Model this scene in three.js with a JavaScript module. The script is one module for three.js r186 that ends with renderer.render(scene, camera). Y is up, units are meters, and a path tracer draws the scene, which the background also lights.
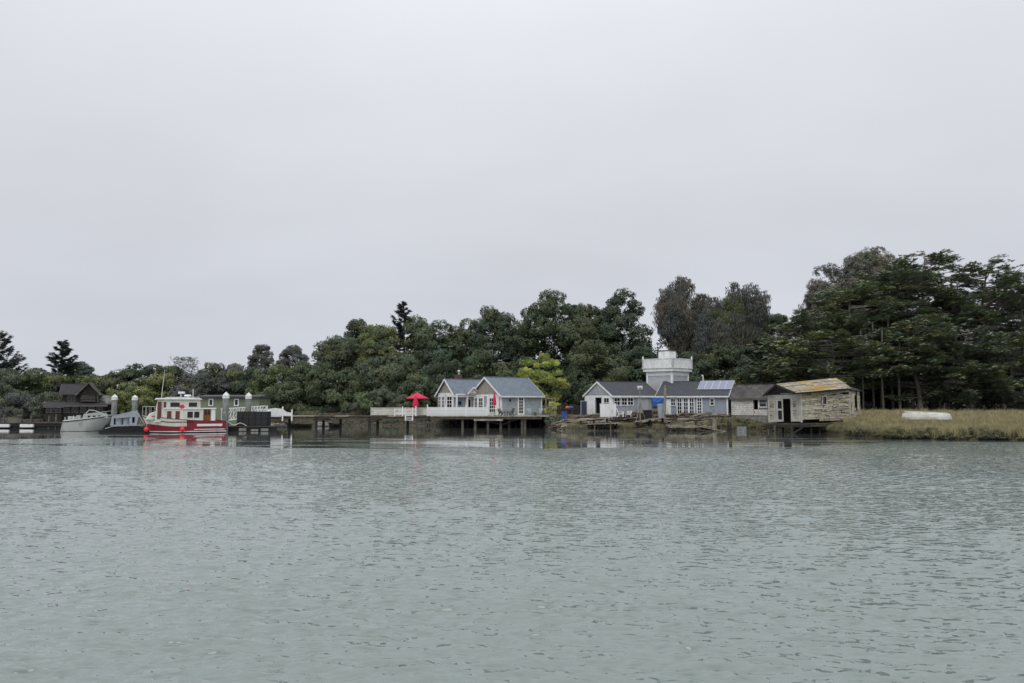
import * as THREE from 'three';
import { mergeGeometries } from 'three/addons/utils/BufferGeometryUtils.js';
import { createNoise2D } from 'simplex-noise';

// ---------------------------------------------------------------- camera, sky, sun, exposure
const EYE = 3.67, F = 732, HORIZON = 400;
const PITCH = Math.atan((HORIZON - 341.5) / F);
const scene = new THREE.Scene();
const camera = new THREE.PerspectiveCamera(2 * Math.atan(341.5 / F) * 180 / Math.PI, 1024 / 683, 0.1, 4000);
camera.position.set(0, EYE, 0);
camera.rotation.x = PITCH;
const renderer = new THREE.WebGLRenderer({ antialias: true });
renderer.setSize(1024, 683);
renderer.toneMapping = THREE.LinearToneMapping;
renderer.toneMappingExposure = 1.0;
renderer.shadowMap.enabled = true;

function rng(seed) { let s = seed | 0; return () => { s = (s + 0x6d2b79f5) | 0; let t = Math.imul(s ^ (s >>> 15), 1 | s); t = (t + Math.imul(t ^ (t >>> 7), 61 | t)) ^ t; return ((t ^ (t >>> 14)) >>> 0) / 4294967296; }; }
const noiseA = createNoise2D(rng(11)), noiseB = createNoise2D(rng(23));
const fbm = (x, y, o = 4) => { let s = 0, a = 0.5; for (let i = 0; i < o; i++) { s += a * noiseA(x, y); x = x * 2.03 + 7.1; y = y * 2.03 - 3.3; a *= 0.5; } return s; };
const clamp = THREE.MathUtils.clamp, lerp = THREE.MathUtils.lerp, smooth = THREE.MathUtils.smoothstep;

{ // high overcast: an even grey-lilac deck of stratus, a little brighter overhead
  const W = 1024, H = 512, d = new Float32Array(W * H * 4);
  for (let r = 0; r < H; r++) for (let c = 0; c < W; c++) {
    const up = ((r + 0.5) / H - 0.5) * Math.PI, az = ((c + 0.5) / W - 0.5) * 2 * Math.PI, y = Math.max(0.0, Math.sin(up));
    const k = 1 / (y + 0.22), cx = Math.cos(az) * Math.cos(up) * k, cz = Math.sin(az) * Math.cos(up) * k;
    const n = fbm(cx * 0.55 + 3.7, cz * 0.8 + 1.2, 5), n2 = noiseB(cx * 0.22 + 9, cz * 0.28);
    const b = 1.0 * (1 + 0.75 * y * y) * (1 + 0.07 * n + 0.06 * n2);
    const w = smooth(y, 0.02, 0.5), o = (r * W + c) * 4;
    d[o] = b * lerp(0.636, 0.676, w); d[o + 1] = b * lerp(0.664, 0.694, w); d[o + 2] = b * lerp(0.728, 0.738, w); d[o + 3] = 1;
  }
  const t = new THREE.DataTexture(d, W, H, THREE.RGBAFormat, THREE.FloatType);
  t.mapping = THREE.EquirectangularReflectionMapping; t.magFilter = THREE.LinearFilter; t.minFilter = THREE.LinearFilter; t.needsUpdate = true;
  scene.background = t; scene.environment = t;
}
const sun = new THREE.DirectionalLight(new THREE.Color(1, 0.975, 0.93), 0.9);
sun.position.set(-28, 115, 10); sun.target.position.set(0, 0, -85);
sun.castShadow = true; sun.shadow.radius = 60; sun.shadow.mapSize.set(4096, 4096);
Object.assign(sun.shadow.camera, { left: -110, right: 110, top: 110, bottom: -110, near: 1, far: 400 });
scene.add(sun, sun.target);

// ---------------------------------------------------------------- helpers
const V = (x, y, z) => new THREE.Vector3(x, y, z);
function at(px, py, d) { // a surveyed point: bearing and height read from the photograph, distance in metres
  const u = (px - 512) / F, v = (341.5 - py) / F, c = Math.cos(PITCH), s = Math.sin(PITCH), k = d / (c - v * s);
  return V(u * k, EYE + (v * c + s) * k, -d);
}
const X = (px, d) => at(px, HORIZON, d).x, Y = (py, d) => at(512, py, d).y;
const names = {};
function numbered(n) { if (!(n in names)) { names[n] = 0; return n; } return n + '_' + String(++names[n]).padStart(3, '0'); }
function metres(g) { // uv in metres, from the dominant axis of every face
  g = g.index ? g.toNonIndexed() : g;
  for (const k of Object.keys(g.attributes)) if (!['position', 'normal'].includes(k)) g.deleteAttribute(k);
  if (!g.attributes.normal) g.computeVertexNormals();
  const p = g.attributes.position, uv = new Float32Array(p.count * 2), a = V(), b = V(), c = V();
  for (let i = 0; i < p.count; i += 3) {
    a.fromBufferAttribute(p, i); b.fromBufferAttribute(p, i + 1).sub(a); c.fromBufferAttribute(p, i + 2).sub(a); b.cross(c);
    const ax = Math.abs(b.x), ay = Math.abs(b.y), az = Math.abs(b.z);
    for (let k = 0; k < 3; k++) {
      const x = p.getX(i + k), y = p.getY(i + k), z = p.getZ(i + k), o = (i + k) * 2;
      if (ay >= ax && ay >= az) { uv[o] = x; uv[o + 1] = z; } else if (ax >= az) { uv[o] = z; uv[o + 1] = y; } else { uv[o] = x; uv[o + 1] = y; }
    }
  }
  g.setAttribute('uv', new THREE.BufferAttribute(uv, 2));
  return g;
}
const merge = (list) => { list = [].concat(list).map(metres); return list.length > 1 ? mergeGeometries(list) : list[0]; };
function part(name, geos, mat, parent, kind) {
  const m = new THREE.Mesh(merge(geos), mat); m.name = name; m.castShadow = m.receiveShadow = true;
  if (kind) m.userData.kind = kind;
  parent.add(m); return m;
}
function thing(name, label, category, pos = [0, 0, 0], turn = 0, group) {
  const o = new THREE.Group(); o.name = numbered(name); if (pos.isVector3) o.position.copy(pos); else o.position.set(...pos);
  o.rotation.y = turn; o.userData = { label, category }; if (group) o.userData.group = group;
  scene.add(o); return o;
}
function one(name, geos, mat, label, category, group) {
  const m = part(numbered(name), geos, mat, scene); m.userData.label = label; m.userData.category = category; if (group) m.userData.group = group; return m;
}
function structure(name, geo, mat) { const m = new THREE.Mesh(geo, mat); m.name = name; m.userData.kind = 'structure'; m.castShadow = m.receiveShadow = true; scene.add(m); return m; }
function sub(name, parent, pos = [0, 0, 0], turn = 0) { const o = new THREE.Group(); o.name = name; o.position.set(...pos); o.rotation.y = turn; parent.add(o); return o; }
function bx(x0, x1, y0, y1, z0, z1) { return new THREE.BoxGeometry(Math.abs(x1 - x0), Math.abs(y1 - y0), Math.abs(z1 - z0)).translate((x0 + x1) / 2, (y0 + y1) / 2, (z0 + z1) / 2); }
function bar(p, q, w, h, up = V(0, 1, 0)) { // a beam from p to q
  const a = V(...p), d = V(...q).sub(a), L = d.length(); d.normalize();
  let s = V().crossVectors(up, d); if (s.lengthSq() < 1e-6) s = V(1, 0, 0); s.normalize(); const n = V().crossVectors(d, s);
  return new THREE.BoxGeometry(w, h, L).translate(0, 0, L / 2).applyMatrix4(new THREE.Matrix4().makeBasis(s, n, d).setPosition(a));
}
function tube(p, q, r0, r1 = r0, seg = 7) {
  const a = V(...p), d = V(...q).sub(a), L = d.length(); d.normalize();
  return new THREE.CylinderGeometry(r1, r0, L, seg, 1).translate(0, L / 2, 0).applyQuaternion(new THREE.Quaternion().setFromUnitVectors(V(0, 1, 0), d)).translate(a.x, a.y, a.z);
}
function pipe(pts, r, seg = 5, n = 12) { return new THREE.TubeGeometry(new THREE.CatmullRomCurve3(pts.map((p) => V(...p))), n, r, seg); }
function slab(pts, z0, z1) { // outline in x,y pushed from z0 to z1
  const s = new THREE.Shape(pts.map((p) => new THREE.Vector2(...p)));
  return new THREE.ExtrudeGeometry(s, { depth: z1 - z0, bevelEnabled: false }).translate(0, 0, z0);
}
function slabX(pts, x0, x1) { return slab(pts.map(([z, y]) => [-z, y]), x0, x1).rotateY(Math.PI / 2); } // outline in z,y pushed along x
function quadPatch(a, b, c, d, t, nx = 1, ny = 1) { // thick panel between four corners: a-b below, d-c above
  const n = V().crossVectors(V().subVectors(b, a), V().subVectors(d, a)).normalize().multiplyScalar(t), P = [];
  const pt = (u, v) => V().lerpVectors(V().lerpVectors(a, b, u), V().lerpVectors(d, c, u), v);
  const q = (p0, p1, p2, p3) => P.push(...[p0, p1, p2, p0, p2, p3].flatMap((p) => p.toArray()));
  const A = [a, b, c, d], B = A.map((p) => p.clone().sub(n));
  q(...A); q(B[3], B[2], B[1], B[0]);
  for (let i = 0; i < 4; i++) q(A[i], B[i], B[(i + 1) % 4], A[(i + 1) % 4]);
  const g = new THREE.BufferGeometry(); g.setAttribute('position', new THREE.Float32BufferAttribute(P, 3)); g.computeVertexNormals(); return g;
}

// ---------------------------------------------------------------- procedural textures and materials
function tileNoise(seed, n) { const r = rng(seed), g = Float32Array.from({ length: n * n }, r); return (x, y) => { const x0 = Math.floor(x), y0 = Math.floor(y), fx = x - x0, fy = y - y0, sx = fx * fx * (3 - 2 * fx), sy = fy * fy * (3 - 2 * fy), w = (i, j) => g[(((j % n) + n) % n) * n + (((i % n) + n) % n)]; return lerp(lerp(w(x0, y0), w(x0 + 1, y0), sx), lerp(w(x0, y0 + 1), w(x0 + 1, y0 + 1), sx), sy); }; }
function texture(seed, size, fn) { // fn(u, v in 0..1, noise(freqU, freqV)) -> [r, g, b] sRGB 0..1
  const d = new Uint8Array(size * size * 4), layers = {};
  for (let j = 0; j < size; j++) for (let i = 0; i < size; i++) {
    const u = i / size, v = j / size;
    const c = fn(u, v, (fu, fv, k = 0) => { const key = fu + '_' + fv + '_' + k, f = layers[key] ??= tileNoise2(seed + k * 77 + fu * 13 + fv, fu, fv); return f(u * fu, v * fv); });
    const o = (j * size + i) * 4; for (let k = 0; k < 3; k++) d[o + k] = clamp(c[k], 0, 1) * 255; d[o + 3] = 255;
  }
  const t = new THREE.DataTexture(d, size, size); t.wrapS = t.wrapT = THREE.RepeatWrapping; t.magFilter = THREE.LinearFilter; t.minFilter = THREE.LinearMipmapLinearFilter; t.generateMipmaps = true; t.colorSpace = THREE.SRGBColorSpace; t.needsUpdate = true; return t;
}
function tileNoise2(seed, nx, ny) { const r = rng(seed), g = Float32Array.from({ length: nx * ny }, r); return (x, y) => { const x0 = Math.floor(x), y0 = Math.floor(y), fx = x - x0, fy = y - y0, sx = fx * fx * (3 - 2 * fx), sy = fy * fy * (3 - 2 * fy), w = (i, j) => g[(((j % ny) + ny) % ny) * nx + (((i % nx) + nx) % nx)]; return lerp(lerp(w(x0, y0), w(x0 + 1, y0), sx), lerp(w(x0, y0 + 1), w(x0 + 1, y0 + 1), sx), sy); }; }
const grey = (k) => [k, k, k], mixc = (a, b, t) => a.map((x, i) => lerp(x, b[i], t));
const T = {
  paint: texture(1, 256, (u, v, n) => grey(0.86 + 0.08 * n(8, 8) + 0.06 * n(48, 24, 1) - 0.10 * Math.max(0, n(20, 6, 2) - 0.7) / 0.3)),
  worn: texture(2, 512, (u, v, n) => { const g = n(24, 160) * 0.5 + n(6, 6, 1) * 0.3 + n(90, 30, 2) * 0.2; return mixc([0.42, 0.4, 0.37], [0.98, 0.96, 0.92], clamp(g * 1.5 - 0.15, 0, 1)); }),
  wornV: texture(3, 512, (u, v, n) => { const g = n(160, 24) * 0.5 + n(6, 6, 1) * 0.3 + n(30, 90, 2) * 0.2; return mixc([0.4, 0.38, 0.36], [0.97, 0.96, 0.94], clamp(g * 1.5 - 0.15, 0, 1)); }),
  wornLight: texture(12, 512, (u, v, n) => { const g = n(24, 160) * 0.5 + n(6, 6, 1) * 0.3 + n(90, 30, 2) * 0.2; return mixc([0.7, 0.69, 0.67], [0.98, 0.97, 0.95], clamp(g * 1.6 - 0.2, 0, 1)); }),
  shingle: texture(4, 512, (u, v, n) => grey(0.6 + 0.22 * n(96, 48) + 0.12 * n(14, 10, 1) + 0.06 * n(200, 200, 2))),
  peel: texture(13, 512, (u, v, n) => { const g = n(8, 120) * 0.45 + n(5, 30, 1) * 0.3 + n(40, 110, 2) * 0.25; return mixc([0.33, 0.3, 0.26], mixc([0.72, 0.7, 0.64], [0.97, 0.96, 0.93], n(14, 50, 3)), smooth(g, 0.25, 0.44)); }),
  lichen: texture(5, 512, (u, v, n) => { const a = n(5, 4) * 0.55 + n(16, 12, 1) * 0.3 + n(60, 50, 2) * 0.15, b = n(40, 14, 3) * 0.5 + n(120, 40, 4) * 0.5; return mixc(mixc([0.4, 0.37, 0.33], [0.74, 0.71, 0.64], b), [0.63, 0.53, 0.31], smooth(a, 0.44, 0.6)); }),
  soil: texture(6, 512, (u, v, n) => { const a = n(6, 6) * 0.4 + n(24, 24, 1) * 0.35 + n(110, 110, 2) * 0.25; return mixc([0.27, 0.255, 0.22], [0.56, 0.53, 0.45], a); }),
  stone: texture(7, 256, (u, v, n) => grey(0.55 + 0.25 * n(12, 12) + 0.2 * n(60, 60, 1))),
  bark: texture(8, 256, (u, v, n) => grey(0.5 + 0.3 * n(40, 10) + 0.2 * n(90, 40, 1))),
  brick: texture(9, 128, (u, v, n) => grey(0.7 + 0.3 * n(16, 16))),
};
function M(hex, o = {}) { const { map, rep = 1, phys, ...rest } = o; const m = new (phys ? THREE.MeshPhysicalMaterial : THREE.MeshStandardMaterial)({ color: hex, roughness: 0.75, ...rest }); if (map) { const t = map.clone(); t.repeat.set(rep, rep); m.map = t; } return m; }
const mat = {
  white: M(0xf4f5f3, { map: T.paint, rep: 0.25 }), skiffPaint: M(0xdededa, { map: T.wornLight, rep: 0.4 }), whiteWorn: M(0xeaeae6, { map: T.wornLight, rep: 0.3 }), cream: M(0xe6e2d6, { map: T.paint, rep: 0.3, roughness: 0.45 }),
  gelcoat: M(0xc0c2bd, { map: T.paint, rep: 0.2, roughness: 0.35 }),
  cottageBlue: M(0xa6afb4, { map: T.paint, rep: 0.4 }), cottagePorch: M(0x7f8e9f, { map: T.paint, rep: 0.4 }), cottageRoof: M(0x8a98a5, { map: T.shingle, rep: 0.35, roughness: 0.6 }),
  shake: M(0xb3aca6, { map: T.wornLight, rep: 0.6 }), greySide: M(0xacb0b4, { map: T.paint, rep: 0.35 }), houseBlue: M(0x9ea7b2, { map: T.paint, rep: 0.35 }),
  slate: M(0x5d5f66, { map: T.shingle, rep: 0.4, roughness: 0.85 }), oldRoof: M(0x6d6a6b, { map: T.wornV, rep: 0.25, roughness: 0.9 }), tower: M(0xbfc1c3, { map: T.paint, rep: 0.3 }),
  blockWhite: M(0xe9e8e3, { map: T.wornLight, rep: 0.2 }), mortar: M(0xa9a69e, { map: T.stone, rep: 0.5 }),
  glass: new THREE.MeshPhysicalMaterial({ color: 0x14181c, roughness: 0.08, ior: 1.5 }), clear: new THREE.MeshPhysicalMaterial({ color: 0xdfe4e2, roughness: 0.1, transmission: 1, thickness: 0, ior: 1.5 }), dark: M(0x101112, { roughness: 0.95 }),
  wood: M(0xc0bab0, { map: T.worn, rep: 0.3, roughness: 0.9 }), woodV: M(0x9d968a, { map: T.wornV, rep: 0.3, roughness: 0.9 }), woodDark: M(0x6a625a, { map: T.worn, rep: 0.3, roughness: 0.9 }),
  pile: M(0x7d766b, { map: T.wornV, rep: 0.3, roughness: 0.9 }), pileWet: M(0x3c3934, { map: T.wornV, rep: 0.3, roughness: 0.7 }), concrete: M(0xa5a8a4, { map: T.stone, rep: 0.3 }),
  shack: M(0xdcd8cc, { map: T.peel, rep: 0.35, roughness: 0.95 }), shackB: M(0xc6c1b2, { map: T.peel, rep: 0.27, roughness: 0.95 }), shackC: M(0xe8e6de, { map: T.peel, rep: 0.4, roughness: 0.95 }), shackMoss: M(0xd0c79c, { map: T.peel, rep: 0.4, roughness: 0.95 }), shackFront: M(0xc9c8c3, { map: T.wornLight, rep: 0.3, roughness: 0.9 }),
  shackRoofB: M(0xcdc6b8, { map: T.worn, rep: 0.3, roughness: 0.95 }), shackRoof: M(0xffffff, { map: T.lichen, rep: 0.13, roughness: 0.95 }), darkWood: M(0x413d3c, { map: T.worn, rep: 0.3, roughness: 0.95 }), darkRoof: M(0x4f4e52, { map: T.shingle, rep: 0.3, roughness: 0.9 }), darkTrim: M(0x7b7875, { map: T.worn, rep: 0.4 }),
  red: M(0x8e2235, { map: T.paint, rep: 0.2, roughness: 0.35 }), redCloth: M(0xcf2b52, { roughness: 0.85 }), ball: M(0xe8323c, { roughness: 0.45 }), maroon: M(0x5d3a36, { roughness: 0.5 }), teak: M(0xa4602c, { map: T.worn, rep: 0.6, roughness: 0.5 }),
  black: M(0x1b1c1f, { roughness: 0.8 }), blackTarp: M(0x26272b, { map: T.paint, rep: 0.4, roughness: 0.7 }), aluminium: M(0xb3bac4, { roughness: 0.5, metalness: 0.35, map: T.paint, rep: 0.3 }), steel: M(0xc4c8cb, { roughness: 0.35, metalness: 0.8 }),
  green: M(0x7e876d, { map: T.paint, rep: 0.3 }), tarpBlue: M(0x2f62ad, { roughness: 0.6 }), binBlue: M(0x2c4c94, { roughness: 0.5 }), solar: new THREE.MeshPhysicalMaterial({ color: 0x82859a, roughness: 0.18, ior: 1.5 }), brick: M(0x76554d, { map: T.brick, rep: 1 }),
  rope: M(0xcfcabb, { roughness: 0.9 }), orange: M(0xc05548, { roughness: 0.5 }), greyPlastic: M(0x9fa8ad, { roughness: 0.6 }),
  bark: M(0x8f877c, { map: T.bark, rep: 0.4, roughness: 0.95 }), barkDark: M(0x4d463f, { map: T.bark, rep: 0.4, roughness: 0.95 }), barkPale: M(0xb3aa9d, { map: T.bark, rep: 0.4, roughness: 0.9 }), leaf: new THREE.MeshStandardMaterial({ color: 0xffffff, roughness: 0.7, side: THREE.DoubleSide }),
  stone: M(0x8e8a80, { map: T.stone, rep: 0.5, roughness: 0.95 }), soil: M(0xb5ab95, { map: T.soil, rep: 0.12, roughness: 1 }),
};

// ---------------------------------------------------------------- ground
const SH = [[-600, 118], [-82, 118], [-38, 113], [-31, 108], [-4, 106], [3.5, 104], [5.4, 93], [7, 89], [31, 88], [34, 84], [36, 70], [44, 68.5], [52, 67], [90, 64], [600, 60]];
function shore(x) { let i = 1; while (i < SH.length - 1 && x > SH[i][0]) i++; const [a, p] = SH[i - 1], [b, q] = SH[i]; return lerp(p, q, smooth(x, a, b)) + 0.7 * noiseA(x * 0.13, 3) + 0.3 * noiseB(x * 0.5, 1); }
function landHeight(x, z) {
  const d = -z, s = d - shore(x), marsh = smooth(x, 31, 36);
  const top = lerp(lerp(1.35, 1.76, smooth(x, -38, -24)), 0, marsh);
  const bank = -0.9 + (0.9 + 0.35) * smooth(s, -3, 0.9) + (top - 0.35) * smooth(s, 0.6, 5.5);
  const flat = -0.9 + 1.45 * smooth(s, -1.6, 0.9) + 0.55 * smooth(s, 1, 9) + 0.65 * smooth(s, 6, 28);
  return lerp(bank, flat, marsh) + (s > 0 ? 0.06 * noiseA(x * 0.4, z * 0.4) : 0) + 0.012 * Math.max(0, d - 112) + (s > 3 ? 0.04 * noiseB(x * 1.3, z * 1.3) : 0);
}
function sheet(xs, zs, h) {
  const n = xs.length, m = zs.length, p = new Float32Array(n * m * 3), uv = new Float32Array(n * m * 2), id = [];
  for (let j = 0; j < m; j++) for (let i = 0; i < n; i++) { const x = typeof xs[i] === 'function' ? xs[i](zs[j]) : xs[i], o = j * n + i; p.set([x, h(x, zs[j]), zs[j]], o * 3); uv.set([x, zs[j]], o * 2); }
  for (let j = 0; j < m - 1; j++) for (let i = 0; i < n - 1; i++) { const a = j * n + i; id.push(a, a + 1, a + n, a + 1, a + n + 1, a + n); }
  const g = new THREE.BufferGeometry(); g.setAttribute('position', new THREE.BufferAttribute(p, 3)); g.setAttribute('uv', new THREE.BufferAttribute(uv, 2)); g.setIndex(id); g.computeVertexNormals(); return g;
}
const spread = (a, b, n) => Array.from({ length: n }, (_, i) => lerp(a, b, i / (n - 1)));
structure('ground', sheet([-1500, -600, -300, -180, ...spread(-120, 110, 461), 180, 300, 600, 1500], [...spread(-58, -130, 215), -140, -150, -180, -240, -400, -800, -1800], landHeight), mat.soil);

// ---------------------------------------------------------------- water
let chop;
{
  const R = rng(5), comps = [];
  for (let i = 0; i < 60; i++) { // wind ripples running roughly towards the near shore
    const L = 0.19 * Math.pow(6, R() * R()), k = 2 * Math.PI / L, a = (R() + R() + R() - 1.5) * 0.62 + 0.03, amp = 0.0100 * Math.pow(L, 0.97);
    comps.push([k * Math.sin(a), k * Math.cos(a), R() * 6.283, amp, L]);
  }
  // 1 in open water, falling to 0 in the lee along the shore; long slicks drift through the edge
  chop = (x, d) => {
    const lim = lerp(62.5, 57, smooth(x, -50, -15)) + 8 * smooth(x, 20, 36);
    const w = 1.6 * noiseA(x * 0.06, d * 0.22) + 0.9 * noiseB(x * 0.22, d * 0.6);
    const open = 1 - smooth(d + w, lim - 1.2, lim + 1.2);
    const streak = smooth(x, -15, -40) * 0 + smooth(-x, 28, 45) * smooth(noiseB(x * 0.025 + 5, d * 0.16), 0.1, 0.35) * (1 - smooth(d, 72, 82));
    const patch = smooth(noiseA(x * 0.04 - 8, d * 0.3 + 4), 0.35, 0.6) * 0.6 * (1 - smooth(d, 66, 76));
    return Math.max(open, streak, patch);
  };
  const zs = [60, 30, 12, 5, 2], rows = []; let d = 1; rows.push(...zs);
  while (d < 70) { rows.push(-d); d += clamp(d * 0.0042, 0.024, 0.3); }
  while (d < 125) { rows.push(-d); d += 0.5; }
  rows.push(-140, -170, -250, -500, -1500);
  const cols = [];
  for (let i = 0; i <= 760; i++) { const t = (i / 760) * 2 - 1, k = t * (Math.abs(t) > 0.93 ? 1 + (Math.abs(t) - 0.93) * 60 : 1); cols.push((z) => k * (3.5 + 0.92 * Math.max(0, -z))); }
  const g = sheet(cols, rows, (x, z) => {
    const dd = Math.max(1, -z); if (dd > 125 || z > 1) return 0;
    const c = chop(x, dd), gust = 0.95 + 0.3 * noiseA(x * 0.035, z * 0.08) + 0.2 * noiseB(x * 0.16, z * 0.3), step = clamp(dd * 0.0042, 0.024, 0.5) * 2.6;
    let y = 0; for (const [kx, kz, ph, amp, L] of comps) { const f = smooth(L, step * 0.8, step * 2); if (f > 0) y += f * amp * (1.75 * Math.exp(1.3 * (Math.sin(kx * x + kz * z + ph + 0.9 * Math.sin(0.43 * x + ph) + 0.7 * Math.sin(0.37 * z + 2 * ph)) - 1)) - 0.7); }
    const lee = dd > 45 ? (1 - c) * 0.0026 * (Math.sin(3.3 * z + 1.6 * noiseA(x * 0.25, z * 0.2)) + 0.8 * Math.sin(2.3 * z + 0.5 * x + 2 * noiseB(x * 0.2, z * 0.15))) : 0; // slow long ripples in the lee
    return y * gust * lerp(0.025, 1, c) + lee;
  });
  // fine ripples, one periodic height field of 14 m
  const S = 1024, size = 14, h = new Float32Array(S * S), w2 = [];
  for (let i = 0; i < 130; i++) { const L = 0.10 * Math.pow(5, R()), a = (R() + R() + R() - 1.5) * 0.75 + 0.03, kx = Math.round(size / L * Math.sin(a)), kz = Math.round(size / L * Math.cos(a)); w2.push([kx, kz, R() * 6.283, Math.pow(L, 1.0)]); }
  const tab = Float32Array.from({ length: 4096 }, (_, i) => Math.sin(i / 4096 * 6.283185307));
  let lo = 1e9, hi = -1e9;
  for (let j = 0; j < S; j++) for (let i = 0; i < S; i++) { let y = 0; for (const [kx, kz, ph, a] of w2) y += a * tab[(((kx * i + kz * j) * 4 + ph * 652) & 4095)]; h[j * S + i] = y; lo = Math.min(lo, y); hi = Math.max(hi, y); }
  let sl = 0; for (let j = 1; j < S; j++) for (let i = 1; i < S; i++) { const a = h[j * S + i]; sl += (a - h[j * S + i - 1]) ** 2 + (a - h[(j - 1) * S + i]) ** 2; }
  const rms = Math.sqrt(sl / (S * S)) / (size / S);
  const slopeMap = (q) => { // the same ripples as a normal map, scaled to a mean slope q
    const dt = new Float32Array(S * S * 4), k = q / rms / (2 * size / S), w = (i) => (i + S) % S;
    for (let j = 0; j < S; j++) for (let i = 0; i < S; i++) { const dx = (h[j * S + w(i + 1)] - h[j * S + w(i - 1)]) * k, dz = (h[w(j + 1) * S + i] - h[w(j - 1) * S + i]) * k, l = 1 / Math.hypot(dx, dz, 1); dt.set([0.5 - 0.5 * dx * l, 0.5 - 0.5 * dz * l, 0.5 + 0.5 * l, 1], (j * S + i) * 4); }
    const t = new THREE.DataTexture(dt, S, S, THREE.RGBAFormat, THREE.FloatType); t.wrapS = t.wrapT = THREE.RepeatWrapping; t.magFilter = THREE.LinearFilter; t.repeat.set(1 / size, 1 / size); t.needsUpdate = true; return t;
  };
  const water = (q) => new THREE.MeshPhysicalMaterial({ color: new THREE.Color().setRGB(0.205, 0.245, 0.228), roughness: 0.015, ior: 1.52, normalMap: slopeMap(q), clearcoat: q < 0.02 ? 1 : 0, clearcoatRoughness: 0.03 }); // the lee lies glassy
  const mats = [0.22, 0.19, 0.17, 0.05, 0.008].map(water); // ripples too small for the mesh: near, middle and far open water, the edge of the lee, the lee
  // faces sorted by how ruffled the water is there
  const id = g.index.array, p = g.attributes.position, lists = [[], [], [], [], []];
  for (let i = 0; i < id.length; i += 3) { const x = (p.getX(id[i]) + p.getX(id[i + 2])) / 2, dd = -(p.getZ(id[i]) + p.getZ(id[i + 2])) / 2, c = dd < 45 ? 1 : dd > 125 ? 0 : chop(x, dd); lists[c > 0.66 ? (dd + noiseB(x, dd) < 15 ? 0 : dd + noiseB(x, dd) < 25 ? 1 : 2) : c > 0.3 ? 3 : 4].push(id[i], id[i + 1], id[i + 2]); }
  let o = 0; lists.forEach((l, k) => { g.addGroup(o, l.length, k); o += l.length; }); g.setIndex([].concat(...lists));
  structure('water', g, mats);
}

// ---------------------------------------------------------------- trees and shrubs
function leafTuft(seed, n, ll, lw, mode) { // n small leaves or needle sprays in a unit tuft
  const r = rng(seed), P = [], push = (...v) => v.forEach((q) => P.push(q.x, q.y, q.z));
  for (let i = 0; i < n; i++) {
    let c, d, s;
    if (mode === 'ball') { c = V(r() - 0.5, (r() - 0.5) * 0.45, r() - 0.5).multiplyScalar(0.95); d = V(r() - 0.5, (r() - 0.5) * 0.5, r() - 0.5).normalize(); s = V((r() - 0.5) * 1.1, 1, (r() - 0.5) * 1.1).cross(d).normalize(); }
    else if (mode === 'fan') { const a = (r() - 0.5) * 2.3; c = V(r() * 0.55, (r() - 0.5) * 0.16, (r() - 0.5) * 0.55); d = V(Math.cos(a), 0.1 + r() * 0.28, Math.sin(a)).normalize(); s = V(-Math.sin(a), (r() - 0.5) * 0.7, Math.cos(a)).normalize(); }
    else { c = V((r() - 0.5) * 0.7, (r() - 0.4) * 0.7, (r() - 0.5) * 0.7); d = V((r() - 0.5) * 0.7, -1, (r() - 0.5) * 0.7).normalize(); s = V(r() - 0.5, (r() - 0.5) * 0.3, r() - 0.5).cross(d).normalize(); }
    const l = ll * (0.7 + 0.6 * r()), w = lw * (0.7 + 0.6 * r()), a = c.clone().addScaledVector(d, -l / 2), b = c.clone().addScaledVector(d, l / 2), m1 = c.clone().addScaledVector(s, w / 2), m2 = c.clone().addScaledVector(s, -w / 2);
    push(a, m1, b, a, b, m2);
  }
  const g = new THREE.BufferGeometry(); g.setAttribute('position', new THREE.Float32BufferAttribute(P, 3)); g.computeVertexNormals(); return g;
}
const tufts = { ball: leafTuft(3, 16, 0.42, 0.24, 'ball'), fine: leafTuft(4, 22, 0.34, 0.15, 'ball'), fan: leafTuft(5, 16, 0.6, 0.15, 'fan'), droop: leafTuft(6, 18, 0.5, 0.12, 'droop') };
const UPV = V(0, 1, 0), NV = V();
class Crown {
  constructor(r) { this.m = []; this.c = []; this.r = r; this.o = new THREE.Object3D(); }
  add(x, y, z, s, col, yaw = this.r() * 6.283, tilt = 0.5, sy = 1) {
    const o = this.o, r = this.r; o.position.set(x, y, z); o.rotation.set((r() - 0.5) * tilt, yaw, (r() - 0.5) * tilt, 'YXZ'); o.scale.set(s, s * sy, s); o.updateMatrix(); this.m.push(...o.matrix.elements);
    const k = 0.8 + 0.4 * r(); this.c.push(col[0] * k, col[1] * k, col[2] * k);
  }
  aim(x, y, z, s, col, n, wild = 0.55) { // tuft whose top points along n
    const o = this.o, r = this.r; o.position.set(x, y, z); n.x += (r() - 0.5) * wild; n.y += (r() - 0.5) * wild; n.z += (r() - 0.5) * wild; n.normalize(); o.quaternion.setFromUnitVectors(UPV, n); o.rotateY(r() * 6.283); o.scale.set(s, s, s); o.updateMatrix(); this.m.push(...o.matrix.elements);
    const k = 0.82 + 0.36 * r(); this.c.push(col[0] * k, col[1] * k, col[2] * k);
  }
  build(name, geo, parent) {
    const n = this.m.length / 16, im = new THREE.InstancedMesh(geo, mat.leaf, n); im.instanceMatrix.array.set(this.m); im.instanceColor = new THREE.InstancedBufferAttribute(new Float32Array(this.c), 3);
    im.name = name; im.userData.kind = 'stuff'; im.castShadow = im.receiveShadow = true; parent.add(im); return im;
  }
}
const tint = (c, r, k = 0.22) => { const a = 1 + (r() - 0.5) * k * 2, w = (r() - 0.5) * k; return [c[0] * a * (1 + w), c[1] * a, c[2] * a * (1 - w)]; };
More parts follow.
